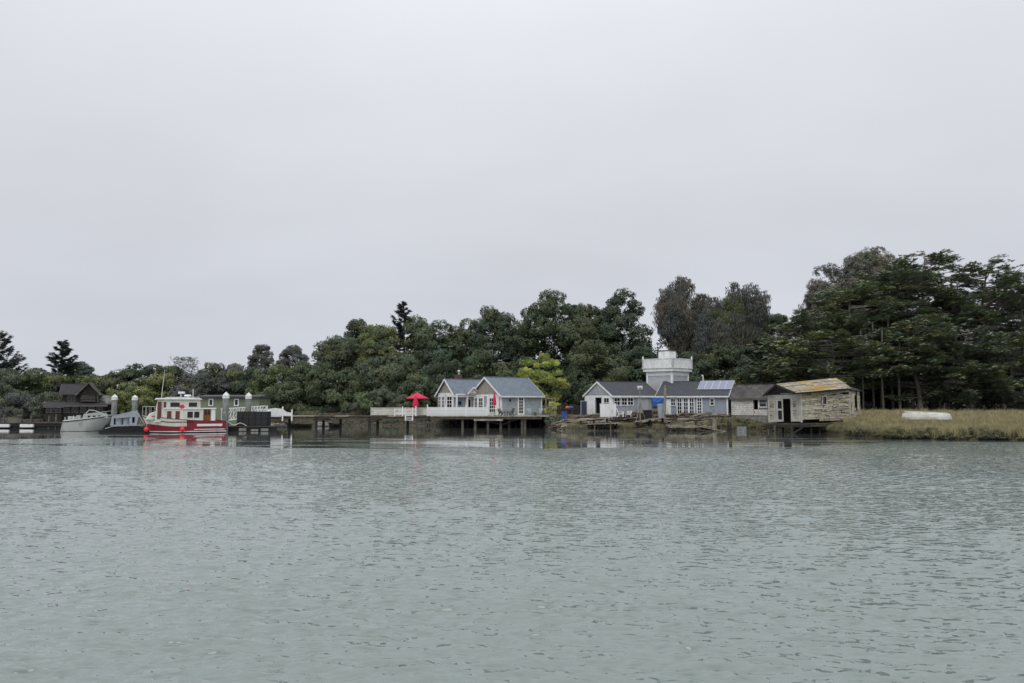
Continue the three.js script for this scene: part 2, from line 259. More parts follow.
function limb(pts, r0, r1, seg = 6, n = 7) { // tapered curved limb
  const cv = new THREE.CatmullRomCurve3(pts), g = new THREE.TubeGeometry(cv, n, 1, seg), p = g.attributes.position, c = V();
  for (let i = 0; i <= n; i++) { cv.getPointAt(i / n, c); const r = lerp(r0, r1, i / n); for (let k = 0; k <= seg; k++) { const o = i * (seg + 1) + k; p.setXYZ(o, c.x + (p.getX(o) - c.x) * r, c.y + (p.getY(o) - c.y) * r, c.z + (p.getZ(o) - c.z) * r); } }
  return g;
}
// broad crowns of leaf clumps on an ellipsoid; each clump a lobe with its own upper skin of leaves
function roundCrown(cr, C, rad, o) {
  const { r } = cr, pr = o.lobe, n = Math.round(4.6 * rad.x * rad.y / (pr * pr) * (o.fill ?? 1)), s0 = o.leaf;
  for (let i = 0; i < n; i++) {
    const u = 2 * r() - 1, a = r() * 6.283; let y = u, q = Math.sqrt(1 - u * u); const nx = q * Math.cos(a), nz = q * Math.sin(a);
    if (nz < -0.35 && r() < 0.55) continue;
    const k = 0.74 + 0.2 * r() + 0.12 * noiseA(nx * 2 + o.seed, y * 2 + nz), lx = C.x + nx * rad.x * k, ly = C.y + y * rad.y * k, lz = C.z + nz * rad.z * k;
    const R = pr * (0.6 + 0.75 * r()), flat = o.flat ?? 0.68, col = tint(r() < (o.tipShare ?? 0) ? o.tip : o.color, r, 0.2), cnt = Math.round(12 * R * R / (s0 * s0) * 0.8);
    for (let j = 0; j < cnt; j++) {
      const uu = 1 - 1.55 * Math.pow(r(), 0.85), aa = r() * 6.283, qq = Math.sqrt(Math.max(0, 1 - uu * uu)), w = 0.9 + 0.16 * r(), out = R * (1 + 0.18 * noiseB(lx + aa, ly + uu * 3));
      cr.aim(lx + qq * Math.cos(aa) * out * w, ly + uu * out * flat * w, lz + qq * Math.sin(aa) * out * w, s0 * (0.7 + 0.6 * r()), col, NV.set(qq * Math.cos(aa), uu / flat + 0.15, qq * Math.sin(aa)));
    }
  }
  const fill = Math.round(rad.x * rad.y * rad.z * 2.2 * (o.inner ?? 1));
  for (let i = 0; i < fill; i++) { const a = r() * 6.283, u = 2 * r() - 1, q = Math.sqrt(1 - u * u), k = 0.8 * Math.cbrt(r()); cr.add(C.x + q * Math.cos(a) * rad.x * k, C.y + u * rad.y * k, C.z + q * Math.sin(a) * rad.z * k, s0 * 1.6, tint(o.color, r)); }
}
const G = { // leaf colours, linear
  oak: [0.082, 0.110, 0.052], oakB: [0.098, 0.122, 0.062], oakC: [0.070, 0.098, 0.054], pineTip: [0.12, 0.135, 0.06], lime: [0.40, 0.44, 0.09], limeB: [0.23, 0.28, 0.07], willow: [0.11, 0.13, 0.085], willowG: [0.12, 0.16, 0.07], greyL: [0.105, 0.115, 0.10], yellowG: [0.17, 0.20, 0.07],
  spruce: [0.115, 0.142, 0.130], cyp: [0.19, 0.235, 0.135], cypTip: [0.20, 0.235, 0.10], cypGrey: [0.21, 0.21, 0.185], euc: [0.115, 0.118, 0.098], eucR: [0.125, 0.110, 0.095], eucB: [0.15, 0.145, 0.10], dead: [0.17, 0.16, 0.14],
};
const BACK = 10; // the woods stand behind the yards
function ground(px, d) { const x = X(px, d); return V(x, landHeight(x, -d) - 0.05, -d); }
function broadTree(name, label, category, px, top, d, hw, o = {}) {
  d += o.back ?? BACK;
  const r = rng(o.seed ?? Math.round(px * 31 + top * 7)), b = ground(px, d), t = thing(name, label, category, b, 0, o.group), H = Y(top, d) - b.y, rx = hw * d / F, base = (o.base ?? 0.12) * H;
  const ry = (H - base) / 2, C = V(0, base + ry, 0), wood = [], tr = (o.trunk ?? 0.03) * H * 0.5;
  const top2 = V((r() - 0.5) * rx * 0.3, base + ry * 1.2, (r() - 0.5) * 2);
  wood.push(limb([V(0, -0.3, 0), V((r() - 0.5) * 0.6, H * 0.2, 0), V(top2.x * 0.5, H * 0.45, 0), top2], tr, tr * 0.3));
  for (let i = 0; i < (o.limbs ?? 6); i++) { const a = r() * 6.283, y0 = lerp(0.15, 0.5, r()) * H, L = rx * (0.5 + 0.35 * r()); wood.push(limb([V(0, y0, 0), V(Math.cos(a) * L * 0.5, y0 + H * 0.1, Math.sin(a) * L * 0.5), V(Math.cos(a) * L, y0 + H * (0.18 + 0.12 * r()), Math.sin(a) * L)], tr * 0.5, tr * 0.12, 5)); }
  part(o.shrub ? 'stem' : 'trunk', wood, o.bark ?? mat.barkDark, t);
  const cr = new Crown(r), opt = { lobe: o.lobe ?? clamp(rx * 0.3, 0.7, 1.7), leaf: o.leaf ?? 0.62, color: o.color ?? G.oak, tip: o.tip ?? G.pineTip, tipShare: o.tipShare ?? 0.1, flat: o.flat, seed: px, fill: o.fill, inner: o.inner };
  if (o.lobes) for (const [fx, fy, fr] of o.lobes) roundCrown(cr, V(fx * rx, H * fy, (r() - 0.5) * rx * 0.4), V(rx * fr, rx * fr * (o.tall ?? 0.9), rx * fr), opt);
  else roundCrown(cr, C, V(rx, ry, rx * 0.85), opt);
  cr.build(o.shrub ? 'foliage' : 'crown', tufts[o.tuft ?? 'ball'], t);
  return t;
}
const shrub = (label, px, top, d, hw, o = {}) => broadTree('shrub', label, 'shrub', px, top, d, hw, { base: 0, shrub: true, limbs: 3, leaf: 0.42, lobe: 0.75, trunk: 0.05, ...o });
// conifer with tiers of drooping, tip-lifted boughs
function spruceTree(label, px, top, d, hw, o = {}) {
  d += BACK;
  const r = rng(Math.round(px * 17 + 5)), b = ground(px, d), t = thing('spruce_tree', label, 'tree', b), H = Y(top, d) - b.y, rx = hw * d / F, wood = [limb([V(0, -0.3, 0), V(0.1, H * 0.5, 0), V(0, H * 0.98, 0)], H * 0.018, 0.04)], cr = new Crown(r);
  const n = o.tiers ?? 95;
  for (let i = 0; i < n; i++) {
    const f = lerp(o.base ?? 0.12, 0.985, i / n), a = r() * 6.283, gap = 0.65 + 0.5 * r(), L = Math.max(0.5, rx * Math.pow(1 - f, o.power ?? 0.75) * gap * 1.15), y0 = f * H, rise = L * (o.lift ?? 0.25) * (0.5 + r());
    wood.push(limb([V(0, y0, 0), V(Math.cos(a) * L * 0.5, y0 - L * 0.06, Math.sin(a) * L * 0.5), V(Math.cos(a) * L, y0 + rise, Math.sin(a) * L)], 0.09, 0.02, 4, 4));
    const col = tint(o.color ?? G.spruce, r, 0.15), m = Math.round(8 + L * 9);
    for (let j = 0; j < m; j++) { const k = 0.15 + 0.88 * Math.pow(r(), 0.7), w = (r() - 0.5) * L * 0.5 * (1.1 - k), x = Math.cos(a) * L * k - Math.sin(a) * w, z = Math.sin(a) * L * k + Math.cos(a) * w; cr.add(x, y0 + rise * k * k - (1 - k) * 0.1 - Math.abs(w) * 0.25 + (r() - 0.5) * 0.3, z, 0.55 + 0.5 * r(), col, -a + (r() - 0.5) * 1.4, 0.6); }
  }
  part('trunk', wood, mat.barkDark, t); cr.build('crown', tufts.fan, t); return t;
}
// cypress: leaning trunk, long level limbs that carry flat plates of foliage
function cypressTree(label, px, top, d, hw, o = {}) {
  d += 5;
  const r = rng(Math.round(px * 13 + top)), b = ground(px, d), t = thing('cypress_tree', label, 'tree', b), H = Y(top, d) - b.y, rx = hw * d / F, wood = [], cr = new Crown(r), lean = V((o.lean ?? 0) * H, 0, 0);
  const P = (f) => V(lean.x * f * f + 0.35 * Math.sin(f * 7 + px), f * H, 0.3 * Math.cos(f * 5 + px));
  const tr = o.trunk ?? 0.42; wood.push(limb([P(-0.02), P(0.25), P(0.5), P(0.75), P(0.97)], tr, 0.07, 8, 16));
  const n = o.limbs ?? 34, b0 = o.base ?? 0.3;
  for (let i = 0; i < n; i++) {
    const f = lerp(b0, 0.985, Math.pow((i + r() * 0.7) / n, o.dense ?? 0.9)), s = P(f), shape = Math.sin(Math.PI * clamp((f - b0) / (1 - b0) * 0.86 + 0.12, 0, 1));
    const a = r() * 6.283, L = Math.max(1.3, rx * (0.35 + 0.75 * Math.pow(shape, o.power ?? 0.7)) * (0.6 + 0.5 * r())), rise = L * (o.lift ?? 0.14) * (0.3 + 1.2 * r()), cx = Math.cos(a), cz = Math.sin(a);
    wood.push(limb([s, V(s.x + cx * L * 0.45, s.y + rise * 0.15, s.z + cz * L * 0.45), V(s.x + cx * L, s.y + rise, s.z + cz * L)], 0.07 + 0.025 * L * 0.5, 0.03, 5, 5));
    const plates = Math.max(3, Math.round(L * 1.7)), tipped = r() < (o.tipShare ?? 0.12) * 1.6;
    for (let k = 0; k < plates; k++) {
      const q = lerp(0.35, 1.05, (k + r()) / plates), side = (r() - 0.5) * L * 0.5 * (1.3 - q), ox = s.x + cx * L * q - cz * side, oz = s.z + cz * L * q + cx * side, oy = s.y + rise * q * q + (r() - 0.5) * 1.1;
      const R = (0.4 + 0.65 * r()) * (o.plate ?? 1), m = Math.round(19 * R * R * (o.density ?? 1)), pick = r(), col = tint(tipped && pick < 0.55 ? G.cypTip : pick > 0.84 ? G.cypGrey : o.color ?? G.cyp, r, 0.2);
      const dir = Math.atan2(oz - s.z, ox - s.x);
      for (let j = 0; j < m; j++) { const rr = R * Math.sqrt(r()), aa = r() * 6.283, x = rr * Math.cos(aa) * 1.25, z = rr * Math.sin(aa); cr.add(ox + x, oy + 0.2 * (1 - rr / R) + (r() - 0.5) * 0.36, oz + z, 0.5 + 0.45 * r(), col, -dir + (r() - 0.5) * 2.2, 0.8); }
    }
  }
  for (let i = 0; i < (o.snags ?? 16); i++) { const f = lerp(0.12, b0 + 0.25, r()), s = P(f), a = r() * 6.283, L = 1.5 + 3.5 * r(); wood.push(limb([s, V(s.x + Math.cos(a) * L * 0.5, s.y + 0.25, s.z + Math.sin(a) * L * 0.5), V(s.x + Math.cos(a) * L, s.y + (r() - 0.4) * 1.2, s.z + Math.sin(a) * L)], 0.06, 0.015, 4, 4)); }
  part('trunk', wood, o.bark ?? mat.bark, t); cr.build('crown', tufts.fan, t); return t;
}
function gumTree(label, px, top, d, hw, o = {}) { // eucalyptus: pale forked stems, hanging leaf masses
  d += BACK;
  const r = rng(Math.round(px * 19 + top)), b = ground(px, d), t = thing('eucalyptus_tree', label, 'tree', b), H = Y(top, d) - b.y, rx = hw * d / F, wood = [], cr = new Crown(r), stems = o.stems ?? 7;
  wood.push(limb([V(0, -0.3, 0), V(0.2, H * 0.18, 0), V(-0.1, H * 0.36, 0)], 0.5, 0.34, 8));
  for (let i = 0; i < stems; i++) {
    const a = r() * 6.283, q = i === 0 ? 0.1 : 0.4 + 0.6 * r(), tx = Math.cos(a) * rx * q, tz = Math.sin(a) * rx * q * 0.8, ty = H * (i === 0 ? 0.99 : lerp(0.98, 0.72, q * q) - 0.12 * r());
    const pts = [V(0, H * 0.3, 0), V(tx * 0.35, H * 0.5, tz * 0.35), V(tx * 0.75, lerp(H * 0.5, ty, 0.55), tz * 0.75), V(tx, ty, tz)];
    wood.push(limb(pts, 0.22, 0.03, 6, 9));
    const cv = new THREE.CatmullRomCurve3(pts), c = V(), col = tint(r() < 0.3 ? o.tip ?? G.eucR : o.color ?? G.euc, r, 0.18);
    for (let k = 0; k < (o.lobesPer ?? 9); k++) {
      cv.getPoint(lerp(0.35, 1.0, (k + r()) / (o.lobesPer ?? 9)), c); const R = (0.8 + 0.9 * r()) * (o.lobe ?? 1), ox = c.x + (r() - 0.5) * 2.6, oy = c.y - 0.3 + (r() - 0.5) * 1.2, oz = c.z + (r() - 0.5) * 2.2, m = Math.round(42 * R * R * (o.density ?? 1)), cc = tint(col, r, 0.1);
      for (let j = 0; j < m; j++) { const u = 2 * r() - 1, aa = r() * 6.283, qq = Math.sqrt(1 - u * u), w = Math.cbrt(r()) * (0.8 + 0.4 * r()); cr.add(ox + qq * Math.cos(aa) * R * w, oy + u * R * w * 1.25, oz + qq * Math.sin(aa) * R * w, 0.55 + 0.4 * r(), cc, undefined, 0.6); }
    }
  }
  part('trunk', wood, mat.barkPale, t); cr.build('crown', tufts.droop, t); return t;
}
function bareTree(label, px, top, d, hw, o = {}) {
  d += BACK;
  const r = rng(Math.round(px * 7 + top)), b = ground(px, d), t = thing('bare_tree', label, 'tree', b, 0, o.group), H = Y(top, d) - b.y, rx = hw * d / F, wood = [];
  wood.push(limb([V(0, -0.3, 0), V(0.3, H * 0.3, 0), V(-0.2, H * 0.6, 0)], 0.26, 0.14));
  const grow = (p, a, el, L, rad, n) => { const q = V(p.x + Math.cos(a) * Math.cos(el) * L, p.y + Math.sin(el) * L, p.z + Math.sin(a) * Math.cos(el) * L * 0.7), m = V().lerpVectors(p, q, 0.5).add(V((r() - 0.5) * L * 0.2, (r() - 0.5) * L * 0.2, 0)); wood.push(limb([p, m, q], rad, rad * 0.55, 5, 4)); if (n > 0) for (let i = 0; i < 2 + (r() < 0.5); i++) grow(q, a + (r() - 0.5) * 1.7, clamp(el + (r() - 0.5) * 1.2, -0.1, 1.5), L * (0.6 + 0.2 * r()), rad * 0.55, n - 1); };
  for (let i = 0; i < (o.forks ?? 5); i++) grow(V(0.1, H * lerp(0.35, 0.6, r()), 0), r() < 0.5 ? r() * 0.8 : 3.14 + (r() - 0.5) * 0.8, 0.7 + 0.7 * r(), H * 0.2, 0.1, 3);
  part('trunk', wood, o.bark ?? mat.barkPale, t);
  if (o.leaves) { const cr = new Crown(r); for (let i = 0; i < o.leaves; i++) { const a = r() * 6.283, q = rx * Math.sqrt(r()); cr.add(q * Math.cos(a), H * lerp(0.62, 1, Math.pow(r(), 0.7)), q * Math.sin(a) * 0.7, 0.5, tint(o.color ?? G.oakB, r)); } cr.build('crown', tufts.fine, t); }
  return t;
}
function stuffMass(name, label, boxes, color, size, per, tuft = 'ball', seed = 9) { // an uncountable thicket
  const r = rng(seed), cr = new Crown(r);
  for (const [px0, px1, d0, d1, top] of boxes) {
    const w = (px1 - px0) * (d0 + d1) / 2 / F, n = Math.round(w * (d1 - d0) * per);
    for (let i = 0; i < n; i++) { const d = lerp(d0, d1, r()), px = lerp(px0, px1, r()), x = X(px, d), g = landHeight(x, -d), h = Math.max(0.4, (Y(top, d) - g) * (0.72 + 0.38 * noiseA(x * 0.25, d * 0.25))); cr.add(x, g + h * Math.pow(r(), 0.75), -d, size * (0.7 + 0.6 * r()), tint(color, r)); }
  }
  const m = cr.build(name, tufts[tuft], scene); m.userData = { kind: 'stuff', label, category: 'thicket' };
}

// --- far left: two dark conifers over a willow thicket, then mixed woods
spruceTree('dark spruce cut off by the left edge of the picture', -4, 329, 128, 27, { lift: 0.5, power: 0.6 });
spruceTree('dark spruce rising above the dark brown house', 60, 340, 131, 29, { lift: 0.35, power: 0.85 });
broadTree('pine_tree', 'small dark pine tucked right of the spruce over the house', 'tree', 82, 361, 134, 11, { color: G.spruce, leaf: 0.5 });
const leftBand = [
  [-22, 372, 124, 24, G.willow, 'grey green willow cut off at the left edge behind the docks'], [8, 370, 122, 21, G.willow, 'grey green willow below the leftmost spruce'], [32, 373, 123, 19, G.willowG, 'pale green willow between the two left spruces'], [52, 373, 126, 16, G.willow, 'willow directly left of the dark brown house'],
  [22, 392, 117, 19, G.greyL, 'low grey willow behind the dock with white floats'], [1, 398, 116, 15, G.greyL, 'low grey bush at the left edge right behind the dock'], [48, 396, 116, 12, G.willow, 'low willow beside the dark brown house porch'], [76, 372, 132, 14, G.willowG, 'green tree right behind the dark brown house roof'], [97, 372, 126, 17, G.willowG, 'green tree right of the dark brown house'],
  [118, 370, 124, 17, G.oakB, 'dark tree above the two left pilings'], [141, 362, 125, 21, G.oakC, 'tallest dark tree between the brown house and the red tug'], [158, 372, 121, 15, G.yellowG, 'yellow green tree behind the tug antenna'], [127, 384, 117, 17, G.yellowG, 'low yellow green tree behind the two left pilings'], [172, 366, 127, 14, G.willowG, 'green tree above the tug wheelhouse'],
  [196, 370, 122, 17, G.greyL, 'grey leaved tree above the tug radar'], [190, 388, 114, 21, G.greyL, 'low grey bush tree directly behind the tug roof'], [213, 363, 128, 15, G.oakB, 'dark tree left of the white capped piling by the green house'], [233, 365, 124, 19, G.greyL, 'grey tree behind the green house roof'], [252, 367, 122, 15, G.oakC, 'dark tree at the right end of the green house'],
];
for (const [px, top, d, hw, color, label] of leftBand) broadTree('broadleaf_tree', label, 'tree', px, top, d, hw, { color, base: 0.02, leaf: 0.55, lobe: 1.15, tip: G.yellowG, tipShare: color === G.yellowG ? 0.5 : 0.12, seed: px * 3 + 1000, back: d < 118 ? 2 : 10 });
bareTree('spindly open tree poking above the woods behind the red tug', 184, 357, 126, 11, { leaves: 330, forks: 5, bark: mat.bark });
broadTree('broadleaf_tree', 'distant dark tree left of the bright gap on the skyline', 'tree', 261.5, 346, 158, 11.5, { color: G.greyL, base: 0.4 });
broadTree('broadleaf_tree', 'distant dark tree right of the bright gap on the skyline', 'tree', 292, 346, 160, 14, { color: G.greyL, base: 0.4 });
broadTree('broadleaf_tree', 'bright green tree below the distant skyline pair', 'tree', 272, 363, 118, 20, { color: G.willowG, base: 0.05, tipShare: 0.2 });
broadTree('broadleaf_tree', 'low dark tree behind the white scalloped pier railing', 'tree', 283, 384, 108, 20, { color: G.oakB, base: 0.02, lobe: 1.2 });

// --- the dark grove in the middle
const grove = [
  [316, 358, 113, 22, 'left end tree of the dark grove, sloping down to the pier'], [342, 336, 117, 25, 'dark tree second from the left end of the grove'], [362, 321, 124, 26, 'high dark tree left of the yellow green topped tree'], [428, 317, 121, 31, 'broad dark tree right of the pine spire'], [466, 324, 125, 23, 'dark tree in the dip of the grove skyline above the cottage'], [495, 311, 121, 27, 'tall dark tree above the cottage chimney'],
  [552, 296, 119, 44, 'broadest and tallest dark tree of the grove, above the lime green tree'], [590, 303, 125, 24, 'dark tree filling the notch right of the broadest one'], [622, 294, 121, 27, 'tall dark tree nearest the eucalyptus, above the workshop'], [338, 372, 107, 27, 'low dark tree overhanging the pier at the left of the grove'], [392, 352, 110, 33, 'wide dark tree above the open red umbrella'], [446, 352, 109, 27, 'dark tree above the cottage left gable'], [486, 352, 107, 25, 'lower dark tree behind the cottage roof ridge'],
  [596, 345, 109, 30, 'dark tree above the gable of the workshop'], [636, 345, 111, 23, 'dark tree left of the white tower'], [655, 362, 109, 20, 'low dark tree directly behind the white tower'], [420, 376, 104, 20, 'low dark tree behind the open red umbrella'], [570, 384, 106, 20, 'low shaded tree between cottage and workshop'],
];
grove.forEach(([px, top, d, hw, label], i) => broadTree('oak_tree', label, 'tree', px, top, d, hw, { color: [G.oak, G.oakB, G.oakC][i % 3], base: d < 112 ? 0.0 : 0.1, tipShare: 0.08, lobe: clamp(hw * 0.052, 1.0, 1.75), limbs: 8, seed: px + 3 * top }));
broadTree('oak_tree', 'yellow green topped tree on the left slope of the grove', 'tree', 379, 322, 114, 17, { color: G.oakB, tip: G.yellowG, tipShare: 0.55, lobe: 1.1, base: 0.3 });
spruceTree('irregular pine spire standing above the grove skyline', 403, 301, 122, 20, { base: 0.55, power: 0.55, lift: 0.45, tiers: 58, color: G.spruce });
broadTree('maple_tree', 'lime green tree right behind the blue cottage', 'tree', 541, 350, 101, 25, { color: G.limeB, tip: G.lime, tipShare: 0.55, base: 0.05, leaf: 0.36, lobe: 0.62, fill: 0.42, inner: 0.25, bark: mat.bark });
// --- eucalyptus and mixed trees behind the tower
gumTree('reddish grey eucalyptus above the white tower', 684, 275, 116, 33, { color: G.euc, tip: G.eucR, stems: 13, lobesPer: 10 });
gumTree('slender eucalyptus right of the tallest one, behind the solar panels', 747, 284, 115, 24, { color: G.euc, tip: G.oakB, stems: 14, lobesPer: 11 });
gumTree('low eucalyptus between the two taller ones', 718, 303, 113, 24, { color: G.euc, tip: G.oakB, stems: 11, lobesPer: 11 });
bareTree('pale dead tree with forked bare limbs above the blue house', 737, 316, 112, 15, { forks: 5, bark: mat.bark });
for (const [px, top, d, hw, label] of [[690, 352, 108, 22, 'dark tree right of the white tower'], [722, 345, 110, 22, 'dark tree behind the solar panels'], [755, 330, 114, 25, 'dark tree left of the layered cypress'], [776, 306, 122, 22, 'dark tree in the skyline gap left of the big cypresses'], [748, 366, 105, 22, 'low dark tree behind the white block shed']])
  broadTree('oak_tree', label, 'tree', px, top, d, hw, { color: G.oakC, base: 0.03, lobe: 1.25, seed: px + top });
// --- right: cypress stand
broadTree('eucalyptus_tree', 'rounded brownish eucalyptus crown at the top left of the cypress stand', 'tree', 848, 257, 112, 29, { color: G.eucB, tip: G.euc, tipShare: 0.4, base: 0.45, lobe: 1.5, tuft: 'fine', bark: mat.barkPale });
broadTree('eucalyptus_tree', 'tallest rounded brownish eucalyptus crown behind the cypresses', 'tree', 876, 246, 114, 29, { color: G.eucB, tip: G.oakB, tipShare: 0.3, base: 0.45, lobe: 1.5, tuft: 'fine', bark: mat.barkPale });
gumTree('eucalyptus on the left shoulder of the cypress stand', 824, 284, 116, 20, { color: G.eucB, stems: 9 });
const cyps = [
  [800, 318, 104, 40, { base: 0.22, limbs: 44, lean: -0.05, tipShare: 0.28 }, 'layered cypress above the white block shed'], [850, 288, 103, 48, { base: 0.3, limbs: 56, tipShare: 0.22 }, 'wide layered cypress above the derelict boathouse'], [832, 336, 97, 58, { base: 0.3, limbs: 46, tipShare: 0.6, power: 0.45, lift: 0.04 }, 'low spreading cypress with bright green tips behind the derelict boathouse'],
  [884, 276, 106, 40, { base: 0.28, limbs: 48 }, 'cypress right of the wide layered one'], [905, 258, 104, 36, { base: 0.25, limbs: 52, lean: 0.03 }, 'tall cypress left of the spire topped one'], [930, 251, 107, 34, { base: 0.28, limbs: 52, lift: 0.2 }, 'tallest cypress, with upright spire tips'], [918, 318, 96, 40, { base: 0.16, limbs: 50, tipShare: 0.2, lift: 0.05 }, 'low cypress above the white upturned skiff'],
  [960, 272, 102, 38, { base: 0.3, limbs: 46 }, 'cypress left of the open windswept one'], [987, 263, 100, 42, { base: 0.42, limbs: 36, density: 0.8, lean: 0.03, lift: 0.26 }, 'open windswept cypress with sky showing through its crown'], [1022, 270, 99, 38, { base: 0.4, limbs: 34, lean: 0.05, density: 0.8 }, 'cypress cut by the right edge of the picture'], [968, 330, 94, 42, { base: 0.12, limbs: 52, lift: 0.02 }, 'low cypress right of the white upturned skiff'], [1010, 335, 95, 40, { base: 0.1, limbs: 52, lift: 0.02 }, 'low dark cypress at the right edge of the marsh'],
  [1060, 290, 100, 40, { base: 0.3, limbs: 36 }, 'cypress just beyond the right edge of the picture'], [1000, 292, 112, 40, { base: 0.25, limbs: 46 }, 'cypress in shade behind the open windswept one'], [940, 300, 114, 44, { base: 0.2, limbs: 50 }, 'cypress in shade behind the tallest one'], [872, 312, 115, 44, { base: 0.2, limbs: 48 }, 'cypress in shade behind the wide layered one'],
];
for (const [px, top, d, hw, o, label] of cyps) cypressTree(label, px, top, d, hw, o);
const stand = [[863, 330, 98, 0.14], [874, 322, 100, 0.16], [883, 330, 97, 0.18], [893, 320, 101, 0.2], [900, 335, 97, 0.2], [912, 330, 99, 0.24], [926, 335, 98, 0.15], [934, 322, 101, 0.2], [946, 340, 97, 0.14], [951, 330, 100, 0.17], [960, 335, 99, 0.26], [978, 340, 102, 0.2], [994, 345, 98, 0.3]];
const ordinals = 'first second third fourth fifth sixth seventh eighth ninth tenth eleventh twelfth thirteenth'.split(' ');
stand.forEach(([px, top, d0, rad], i) => { const d = d0 + 4, r = rng(400 + i), b = ground(px, d), H = Y(top, d) - b.y, t = thing('dead_tree', `${ordinals[i]} bare grey trunked tree from the derelict boathouse, under the cypresses`, 'tree', b, 0, 'bare trees under the cypresses'), w = [limb([V(0, -0.3, 0), V((r() - 0.5) * 0.5, H * 0.4, 0), V((r() - 0.5) * 0.9, H, 0)], rad, rad * 0.55)]; part('trunk', w, mat.bark, t); for (let k = 0; k < 9; k++) { const y = H * lerp(0.25, 0.95, r()), a = r() * 6.28, L = 0.8 + 2 * r(); part('twig', limb([V(0, y, 0), V(Math.cos(a) * L * 0.5, y + 0.3, Math.sin(a) * L * 0.5), V(Math.cos(a) * L, y + (r() - 0.2) * 0.9, Math.sin(a) * L)], 0.045, 0.012, 4, 4), mat.bark, t); } });
// --- undergrowth that closes the woods, and bushes on the bank
stuffMass('woodland_undergrowth', 'dark undergrowth closing the woods behind the buildings', [[-60, 250, 143, 153, 388], [240, 320, 139, 150, 372], [315, 690, 138, 150, 342], [680, 860, 134, 146, 345], [850, 1095, 124, 138, 325], [830, 905, 114, 121, 378]], G.oakC, 1.25, 8);
for (const [px, top, d, hw, color, label] of [[366, 393, 101, 12, G.willowG, 'green rounded bush at the left end of the board fence'], [384, 390, 102, 14, G.willow, 'grey green bush behind the board fence'], [402, 397, 101, 10, G.willow, 'small bush left of the open red umbrella'], [352, 403, 104, 10, G.oakB, 'dark bush on the bank left of the board fence'], [300, 408, 106, 14, G.oakB, 'dark bush behind the pier near the scalloped railing'], [325, 407, 105, 13, G.oakC, 'dark bush on the bank in the middle of the pier'],
  [386, 419, 98.8, 15, G.willow, 'low scrub under the pier below the board fence'], [412, 421, 98.3, 12, G.willow, 'low scrub on rocks left of the cottage piles'], [434, 418, 98.3, 13, G.willow, 'scrub on the bank under the left corner of the cottage deck'], [553, 404, 90, 7, G.lime, 'bright green shrub behind the wooden frame beside the cottage'], [556, 420, 84.5, 9, G.willow, 'low scrub on the bank right of the cottage deck'], [870, 402, 99, 8, G.dead, 'pale dry shrub behind the derelict boathouse']])
  shrub(label, px, top, d, hw, { color, tip: color === G.lime ? G.lime : G.willow });

// ---------------------------------------------------------------- building kit
// a window or glazed door set on a wall: local x along the wall, y up, z outwards
function windowUnit(name, parent, pos, turn, w, h, cols, rows, frameMat = mat.white, o = {}) {
  const g = sub(name, parent, pos, turn), f = o.frame ?? 0.09, t = 0.05, bars = [bx(-w / 2 - f, w / 2 + f, h, h + f * 1.2, 0.0, t + 0.02), bx(-w / 2 - f, w / 2 + f, -f * (o.sill ?? 1.2), 0, 0, t + 0.03), bx(-w / 2 - f, -w / 2, 0, h, 0.0, t), bx(w / 2, w / 2 + f, 0, h, 0.0, t)];
  for (let i = 1; i < cols; i++) { const x = -w / 2 + w * i / cols; bars.push(bx(x - 0.03, x + 0.03, 0, h, 0.012, 0.04)); }
  for (let j = 1; j < rows; j++) { const y = h * j / rows; bars.push(bx(-w / 2, w / 2, y - 0.03, y + 0.03, 0.012, 0.036)); }
  part('frame', bars, frameMat, g);
  part('pane', bx(-w / 2, w / 2, 0, h, 0.004, 0.012), o.pane ?? mat.glass, g);
  return g;
}
const FRONT = 0, LEFT = -Math.PI / 2, RIGHT = Math.PI / 2;
function clap(face, a0, a1, y0, y1, at0, pitch = 0.18, top) { // overlapping boards; face 'z' (a along x) or 'x-' (a along z)
  const out = []; for (let y = y0; y < y1 - 0.02; y += pitch) {
    const [b0, b1] = top ? top(y + pitch / 2) : [a0, a1]; if (b1 - b0 < 0.2) continue;
    const yy = Math.min(y1, y + pitch), g = face === 'z' ? new THREE.BoxGeometry(b1 - b0, yy - y - 0.01, 0.03).rotateX(-0.1).translate((b0 + b1) / 2, (y + yy) / 2, at0 + 0.012) : new THREE.BoxGeometry(0.03, yy - y - 0.01, b1 - b0).rotateZ(face === 'x-' ? -0.1 : 0.1).translate(at0 + (face === 'x-' ? -0.012 : 0.012), (y + yy) / 2, (b0 + b1) / 2);
    out.push(g);
  } return out;
}
function battens(a0, a1, y0, y1, at0, step = 0.36) { const out = []; for (let x = a0; x <= a1; x += step) out.push(bx(x - 0.03, x + 0.03, y0, y1, at0, at0 + 0.04)); return out; }
